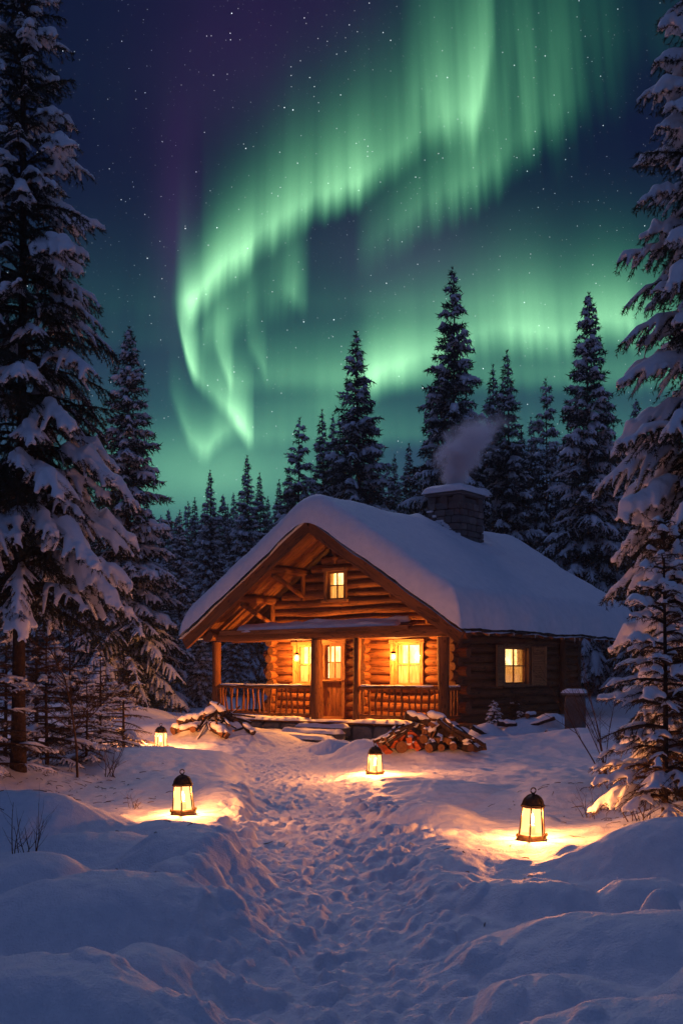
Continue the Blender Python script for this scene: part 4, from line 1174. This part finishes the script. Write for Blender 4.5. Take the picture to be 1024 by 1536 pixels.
far_tree(312, 706, 50, 3, 'sharp snowy spruce in the row left of the roof, standing clear of its neighbours', .95)
far_tree(366, 684, 48, 3, 'tallest snowy spruce in the row left of the roof', 1.0)
far_tree(390, 710, 56, 1, 'thin dark spruce just behind the tallest of the row left of the roof', .85)
far_tree(272, 765, 42, 3, 'short snowy spruce close behind the left roof corner', .95)
far_tree(612, 666, 58, 1, 'small dark spruce between the broad pointed tree and the tallest tree', .95)
far_tree(592, 682, 66, 1, 'smallest dark spruce in the gap left of the tallest tree', .8)
far_tree(940, 640, 50, 3, 'snowy spruce half hidden behind the right edge tree', 1.0)
far_tree(805, 625, 60, 3, 'faint spruce behind the slim one right of the smoke', .85)
far_tree(722, 640, 62, 3, 'faint spruce hidden in the smoke beside the tallest tree', .85)
gr = 'small spruces of the far forest row'
for px, top, Y in ((240, 772, 74), (252, 764, 80), (262, 775, 66), (281, 752, 84), (293, 746, 78), (334, 742, 80), (341, 756, 70), (352, 740, 88), (402, 745, 84), (418, 720, 74),
                   (228, 782, 90), (328, 765, 66), (300, 770, 60), (432, 700, 78), (216, 780, 70), (205, 770, 86)):
    far_tree(px, top, Y, rnd.choice((1, 3, 4, 2)), 'small spruce in the far forest row left of the cabin roof', .9, gr)
for px, top, Y in ((565, 690, 80), (578, 700, 84), (626, 700, 82), (640, 690, 76), (515, 690, 84), (850, 660, 80), (862, 690, 72), (912, 640, 78), (905, 600, 62), (700, 660, 74), (785, 640, 76), (960, 600, 66)):
    far_tree(px, top, Y, rnd.choice((1, 3, 4, 2)), 'small spruce filling the forest behind the cabin roof', .9, 'small spruces behind the roof')
for px, top, Y, lb in ((120, 700, 40, 'dark snowy spruce behind the left edge trunk'), (60, 640, 44, 'dark spruce mostly hidden by the left edge tree'), (232, 850, 44, 'low snowy spruce between the lone dark spruce and the cabin'),
                       (300, 905, 38, 'low snow-covered spruce seen under the porch eave'), (352, 900, 44, 'low dark spruce seen through the open porch corner'), (975, 700, 40, 'dark spruce behind the young spruce at the right'),
                       (940, 760, 46, 'low dark spruce behind the right end of the cabin'), (386, 905, 48, 'second dark spruce seen through the open porch corner'), (255, 880, 40, 'squat spruce bowed with snow left of the porch')):
    far_tree(px, top, Y, 2 if Y < 45 else 3, lb, 1.05)

# small undergrowth spruces and bare saplings
small = spruce_parts(2.4, 61, lambda f: .85 * (1 - f) ** .8 * (.8 + .2 * min(1, f / .15)), .2, .17, 5.0, .065, .34, .03, True, lambda f: .35, (.12, .32), (25, 2), .75, (.042, .007, .016), 7)
s0 = None
for px, Y, sc, wd, lb in ((70, 16.5, .95, 1.2, 'brown undergrowth spruce right beside the bare trunk of the left edge tree'), (150, 18.5, .80, 1.25, 'low brown spruce behind the leafless sapling at the left'),
                          (8, 17.0, 1.05, 1.2, 'brown undergrowth spruce at the left edge of the picture'), (105, 19.5, 1.1, 1.1, 'taller brown spruce behind the undergrowth at the left'),
                          (55, 19.0, 1.3, 1.1, 'tallest brown undergrowth spruce, close behind the bare trunk at the left'), (185, 21.0, .9, 1.2, 'brown undergrowth spruce nearest to the farthest lantern'),
                          (-5, 14.6, .9, 1.2, 'brown undergrowth spruce cut by the left picture edge'), (130, 17.2, .62, 1.35, 'knee-high brown spruce at the foot of the leafless sapling')):
    x, y, z = at(px, Y, .05)
    if s0 is None: o = s0 = spruce('undergrowth_spruce', lb, (x, y, z), small, 'undergrowth spruces at the left', None, 0, M['dryneedle'], 'small spruce')
    else: o = copy_tree(s0); tag(o, lb, 'small spruce', 'undergrowth spruces at the left')
    o.location = (x, y, z); o.scale = (sc * wd, sc * wd, sc); o.rotation_euler = (0, 0, rnd.uniform(0, 6))

def bare(seed, h, nst, spread, r0, depth=3, up=.7, kids=5):
    g = random.Random(seed); mb = MB()
    def grow(p, d, l, r, lev):
        K = 6; P = [np.array(p, float)]; d = np.array(d, float)
        for k in range(K - 1):
            d = d + np.array([g.gauss(0, .10), g.gauss(0, .10), g.gauss(.03, .07)]); d /= np.linalg.norm(d)
            P.append(P[-1] + d * l / (K - 1))
        P = np.array(P); rr_ = r * (1 - .75 * np.linspace(0, 1, K))
        mb.tubes(P, rr_, 5 if lev < 2 else 4)
        if lev < depth:
            for i in range(kids):
                t = g.uniform(.25, .95); q = np.array([np.interp(t, np.linspace(0, 1, K), P[:, j]) for j in range(3)])
                a = g.uniform(0, 6.28); s_ = g.uniform(.5, 1.0)
                nd = d * .6 + np.array([math.cos(a) * s_, math.sin(a) * s_, up * g.uniform(.0, .6)]); nd /= np.linalg.norm(nd)
                grow(q, nd, l * g.uniform(.28, .5), r * (1 - .7 * t) * .6, lev + 1)
    for i in range(nst):
        a = g.uniform(0, 6.28); s_ = g.uniform(.1, spread)
        d = np.array([math.cos(a) * s_, math.sin(a) * s_, 1]); d /= np.linalg.norm(d)
        grow((g.uniform(-.05, .05) * nst * .3, g.uniform(-.05, .05) * nst * .3, -.05), d, h * g.uniform(.6, 1.0), r0 * g.uniform(.7, 1.0), 1)
    return mb
def shrub(px, Y, mb, lb, name='bare_shrub', cat='bare shrub'):
    o = mb.build(name, M['twig'], None, at(px, Y)); tag(o, lb, cat); return o
shrub(36, 8.1, bare(1, .60, 8, .45, .007, 2, .7, 4), 'leafless twiggy shrub poking out of the snow at the left, nearest to the camera')
shrub(118, 15.6, bare(2, 2.7, 1, .03, .022, 3, .35, 16), 'thin leafless sapling right of the bare spruce trunk', 'leafless_sapling', 'sapling')
shrub(168, 16.0, bare(3, .75, 7, .9, .009, 3, .5, 4), 'low leafless shrub bending over the snow beside the sapling')
shrub(205, 12.9, bare(4, .30, 6, 1.3, .006, 2, .3, 4), 'tiny twiggy clump in the snow just left of the nearer left lantern')
shrub(905, 15.5, bare(5, 2.1, 5, .55, .012, 3, .6, 6), 'leafless bush with snowy twigs before the right end of the roof')
shrub(272, 24.6, bare(6, .8, 6, .5, .008, 3, .6, 4), 'leafless shrub behind the brush heap at the left')
shrub(885, 12.0, bare(7, .45, 6, .9, .006, 3, .4, 4), 'low leafless twigs in the snow below the slender young spruce')
shrub(960, 10.6, bare(8, .8, 6, .8, .007, 3, .4, 5), 'tangle of bare twigs at the foot of the slender young spruce')
shrub(188, 20.0, bare(9, .55, 5, .9, .007, 3, .4, 4), 'leafless shrub beside the farthest lantern at the left')

# twigs and cone scales fallen on the snow under the trees
tb = MB(); tr = np.random.default_rng(77)
for cx_, cy_, sx_, sy_, n_ in ((-3.9, 14.6, 1.5, 1.6, 150), (-4.0, 11.5, 1.2, 1.6, 50), (3.6, 11.2, .9, 1.2, 120), (3.0, 12.6, 1.1, 1.3, 50), (-1.5, 9.5, .9, 2.0, 22), (1.5, 8.5, .9, 2.2, 24)):
    for _ in range(n_):
        x_, y_ = tr.normal(cx_, sx_ * .6), tr.normal(cy_, sy_ * .6)
        if any(math.hypot(x_ - a, y_ - b) < .4 for a, b, _c in LAN.values()): continue
        a_ = tr.uniform(0, 6.28); l_ = tr.uniform(.02, .11) * (1.4 if y_ > 10 else .8); dx_, dy_ = math.cos(a_) * l_ / 2, math.sin(a_) * l_ / 2
        P_ = [(x_ - dx_, y_ - dy_, gz(x_ - dx_, y_ - dy_) + .004), (x_ + tr.normal(0, .008), y_, gz(x_, y_) + .010), (x_ + dx_, y_ + dy_, gz(x_ + dx_, y_ + dy_) + .004)]
        tb.tubes(P_, np.array([.004, .0035, .002]) * tr.uniform(.6, 1.3), 4)
tag(tb.build('fallen_twigs', M['twig']), kind='stuff')

# two dwarf conifers by the side wall
dw = spruce_parts(.62, 71, lambda f: .24 * (1 - f) ** .8, .04, .06, 6.0, .04, .4, .012, True, lambda f: 1.0, (.1, .3), (25, 8), .62, (.03, .007, .012), 5)
spruce('dwarf_conifer', 'dwarf conifer capped white with snow below the side window', at(741, 25.3, .03), dw, None, None, 0, None, 'dwarf conifer')
dw2 = spruce_parts(.66, 72, lambda f: .22 * (1 - f) ** .6, .04, .05, 6.0, .035, .4, .012, True, lambda f: .12, (.1, .3), (25, 8), .4, (.03, .007, .010), 5)
spruce('dwarf_conifer', 'brown dwarf conifer free of snow below the side window', at(773, 25.0, .03), dw2, None, None, 0, M['dryneedle'], 'dwarf conifer')

# ------------------------------------------------------------------ stone post with snow cap
x, y, z = at(862, 24.0, .05)
sp = empty('stone_post', (x, y, z), R(-20), 'squat dark stone post capped with snow near the right cabin end', 'stone post')
b = MB(); rock(b, (0, 0, .45), (.44, .44, 1.0), 5, 12, .10); b.build('post_body', M['darkstone'], sp)
b = MB(); rock(b, (0, 0, .965), (.54, .52, .06), 6, 8, .05); b.build('cap_slab', M['stone'], sp)
b = MB(); slab_snow(b, -.27, .27, -.26, .26, lambda x, y: .99 + 0 * x, .09, 61, 16, 16, .12, .02); b.build('snow_cap', M['snow_soft'], sp)

# ------------------------------------------------------------------ firewood pile: every log its own thing
def firelog(name, label, loc, d, L, r, split, seed, snow, group, cat, red=False):
    g = np.random.default_rng(seed)
    root = empty(name, loc, 0, label, cat, group)
    d = Vector(d).normalized(); rot = d.to_track_quat('Y', 'Z')
    root.rotation_mode = 'QUATERNION'; root.rotation_quaternion = rot
    m_ = MB()
    t = np.linspace(-.5, .5, 6)
    if split:
        n = 3 if g.random() < .6 else 4; a0 = g.random() * 6.28
        prof_ = []
        a = np.sort(a0 + np.arange(n) / n * 6.283 + g.uniform(-.35, .35, n))
        for q in a: prof_.append((r * math.cos(q) * g.uniform(.85, 1.15), r * math.sin(q) * g.uniform(.85, 1.15)))
        prof_ = np.array(prof_); i = np.arange(n); j = (i + 1) % n
        A = np.stack([prof_[:, 0], np.full(n, -L / 2), prof_[:, 1]], -1); B = A * g.uniform(.9, 1.08) ; B[:, 1] = L / 2
        # subdivide the length so that the split faces are ragged
        rings = np.stack([A + (B - A) * k + (0 if k in (0, 1) else 1) * g.normal(0, .006, A.shape) for k in np.linspace(0, 1, 5)])
        for k in range(4):
            for ii in range(n):
                jj = (ii + 1) % n
                m_.add([rings[k, ii], rings[k, jj], rings[k + 1, jj], rings[k + 1, ii]], [[[3, 2, 1, 0]]], None, 0 if ii == 0 else 1, False)
        m_.add(A, [[list(range(n))]], None, 1, False); m_.add(B, [[list(range(n))[::-1]]], None, 1, False)
    else:
        P = np.stack([.01 * np.sin(t * 4 + seed), t * L, .01 * np.cos(t * 5 + seed)], -1)
        m_.tubes(P, r * (1 + .05 * g.standard_normal(6)), 12, True, 0, 1)
    m_.build('wood', [M['bark'], M['redwood'] if red else M['endgrain']], root)
    if snow > 0:
        s_ = MB(); K = 8; k = np.linspace(-.46, .46, K)
        up = rot.inverted() @ Vector((0, 0, 1))
        P = np.stack([np.full(K, 0.) , k * L, np.zeros(K)], -1) + np.array(up) * (r * .82) * np.array([1, 0, 1])
        rr_ = r * snow * (1 + .2 * g.standard_normal(K)).clip(.6, 1.5) * np.minimum(1, (.5 - np.abs(k)) * 9 + .15)
        s_.tubes(P, rr_, 8, True, squash=.7)
        s_.build('snow_cap', M['snow_soft'], root)
    return root
pg = random.Random(12)
bx_, by_ = (640 - 512) / F * 19.6, 19.6
zb = gz(bx_, by_) - .03
k = 0
for row in range(6):
    n = (11, 9, 7, 4, 2, 0)[row]
    for i in range(n):
        u = (i - (n - 1) / 2) * .165 + pg.uniform(-.04, .04)
        edge = abs(i - (n - 1) / 2) / max(1, (n - 1) / 2)
        red = (row < 3 and u < -.12 and pg.random() < .8) or (row == 2 and u < -.1 and pg.random() < .4)
        topmost = edge > .8 or row >= 4
        if topmost: lay = [pg.choice((-1, 1)) * pg.uniform(.2, 1), pg.uniform(-1, .2), pg.uniform(-.30, .12) - .2 * edge * (row < 4)]
        else: lay = [pg.gauss(0, .38), -1, pg.gauss(-.05, .12)]
        sp_ = pg.random() < .4
        lb = ('red-orange split log at the lower left of the firewood pile beside the steps' if red else
              'snow-capped log lying on the outside of the firewood pile beside the steps' if topmost else
              ('split log packed inside the firewood pile beside the steps' if sp_ else 'round log packed end-on in the firewood pile beside the steps'))
        firelog('firewood_log', lb, (bx_ + u + (.0 if not topmost else pg.uniform(-.08, .08)), by_ + pg.uniform(-.14, .12) + row * .06, zb + .085 + row * .122 - (.05 * edge if topmost and row < 4 else 0)), lay, pg.uniform(.36, .52), pg.uniform(.06, .105), sp_ or red, k,
                pg.uniform(1.0, 1.35) if topmost and not red else (.7 if pg.random() < .35 else 0),
                'red split logs in the firewood pile' if red else ('snow-capped logs on the firewood pile' if topmost else ('split logs in the firewood pile' if sp_ else 'round logs in the firewood pile')), 'firewood log', red)
        k += 1
for i in range(24):                                             # long thin branches leaning on both ends of the pile
    sgn = -1 if i % 2 else 1
    u = sgn * pg.uniform(.35, .80); h = .62 - .55 * abs(u) + pg.uniform(-.06, .06)
    firelog('leaning_stick', 'snow-dusted stick leaning on the left end of the firewood pile' if sgn < 0 else 'snow-dusted stick leaning on the right end of the firewood pile',
            (bx_ + u, by_ + pg.uniform(-.35, .1), zb + max(.08, h)), (sgn * 1, pg.uniform(-1.2, .3), -.62 + pg.uniform(-.35, .35)), pg.uniform(.35, .7), pg.uniform(.022, .042), False, 200 + i, 1.0 if pg.random() < .6 else 0,
            'sticks leaning on the left end of the firewood' if sgn < 0 else 'sticks leaning on the right end of the firewood', 'stick')
for i_, (px_, Y_) in enumerate(((722, 24.2), (760, 24.6), (812, 24.4), (832, 24.0), (796, 25.0))):
    x_, y_, z_ = at(px_, Y_)
    firelog('fallen_log', 'snow-covered log half buried in the drifts below the side window', (x_, y_, z_ + .05), (pg.uniform(-1, 1), pg.uniform(-1, .4), pg.uniform(-.2, .3)), pg.uniform(.4, .7), pg.uniform(.05, .08), False, 500 + i_, 1.15, 'logs half buried along the side wall', 'log')
# heap of brush and logs at the left, half buried in snow
lx_, ly_ = (322 - 512) / F * 23.4, 23.4
for i in range(40):
    a = pg.uniform(0, 6.28); rr_ = pg.random() ** .6 * .8
    u = rr_ * math.cos(a); v_ = rr_ * math.sin(a) * .6
    x = lx_ + u; y = ly_ + v_
    h = max(.0, .52 * (1 - rr_ / .9)) * pg.uniform(.25, .65)
    big_ = i < 14
    out_ = [math.cos(a) + pg.gauss(0, .5), math.sin(a) - .5 + pg.gauss(0, .4), -.45 + pg.gauss(0, .15)]
    firelog('heap_log' if big_ else 'heap_branch', 'short snow-topped log in the brush heap left of the porch' if big_ else 'thin branch sticking out of the brush heap left of the porch',
            (x, y, gz(x, y) + .05 + h), out_, pg.uniform(.35, .55) if big_ else pg.uniform(.45, .85), pg.uniform(.06, .09) if big_ else pg.uniform(.014, .03), big_ and pg.random() < .4, 300 + i, 1.25 if (big_ and pg.random() < .85) else (.9 if pg.random() < .4 else 0),
            'logs in the brush heap' if big_ else 'branches in the brush heap', 'log' if big_ else 'branch')

# ------------------------------------------------------------------ cold air: far trees fade to blue
HAZE = 0.0006
def haze_m(nt, out):
    v = nt.nodes.new('ShaderNodeVolumePrincipled'); v.inputs['Color'].default_value = (.80, .88, 1, 1); v.inputs['Density'].default_value = HAZE; v.inputs['Anisotropy'].default_value = .2
    nt.links.new(v.outputs[0], out.inputs['Volume'])
if HAZE > 0:
    hz_ = MB(); hz_.box((0, 115, 9.4), (300, 270, 25.2))
    ho = hz_.build('haze', mat('haze', haze_m)); tag(ho, kind='stuff')
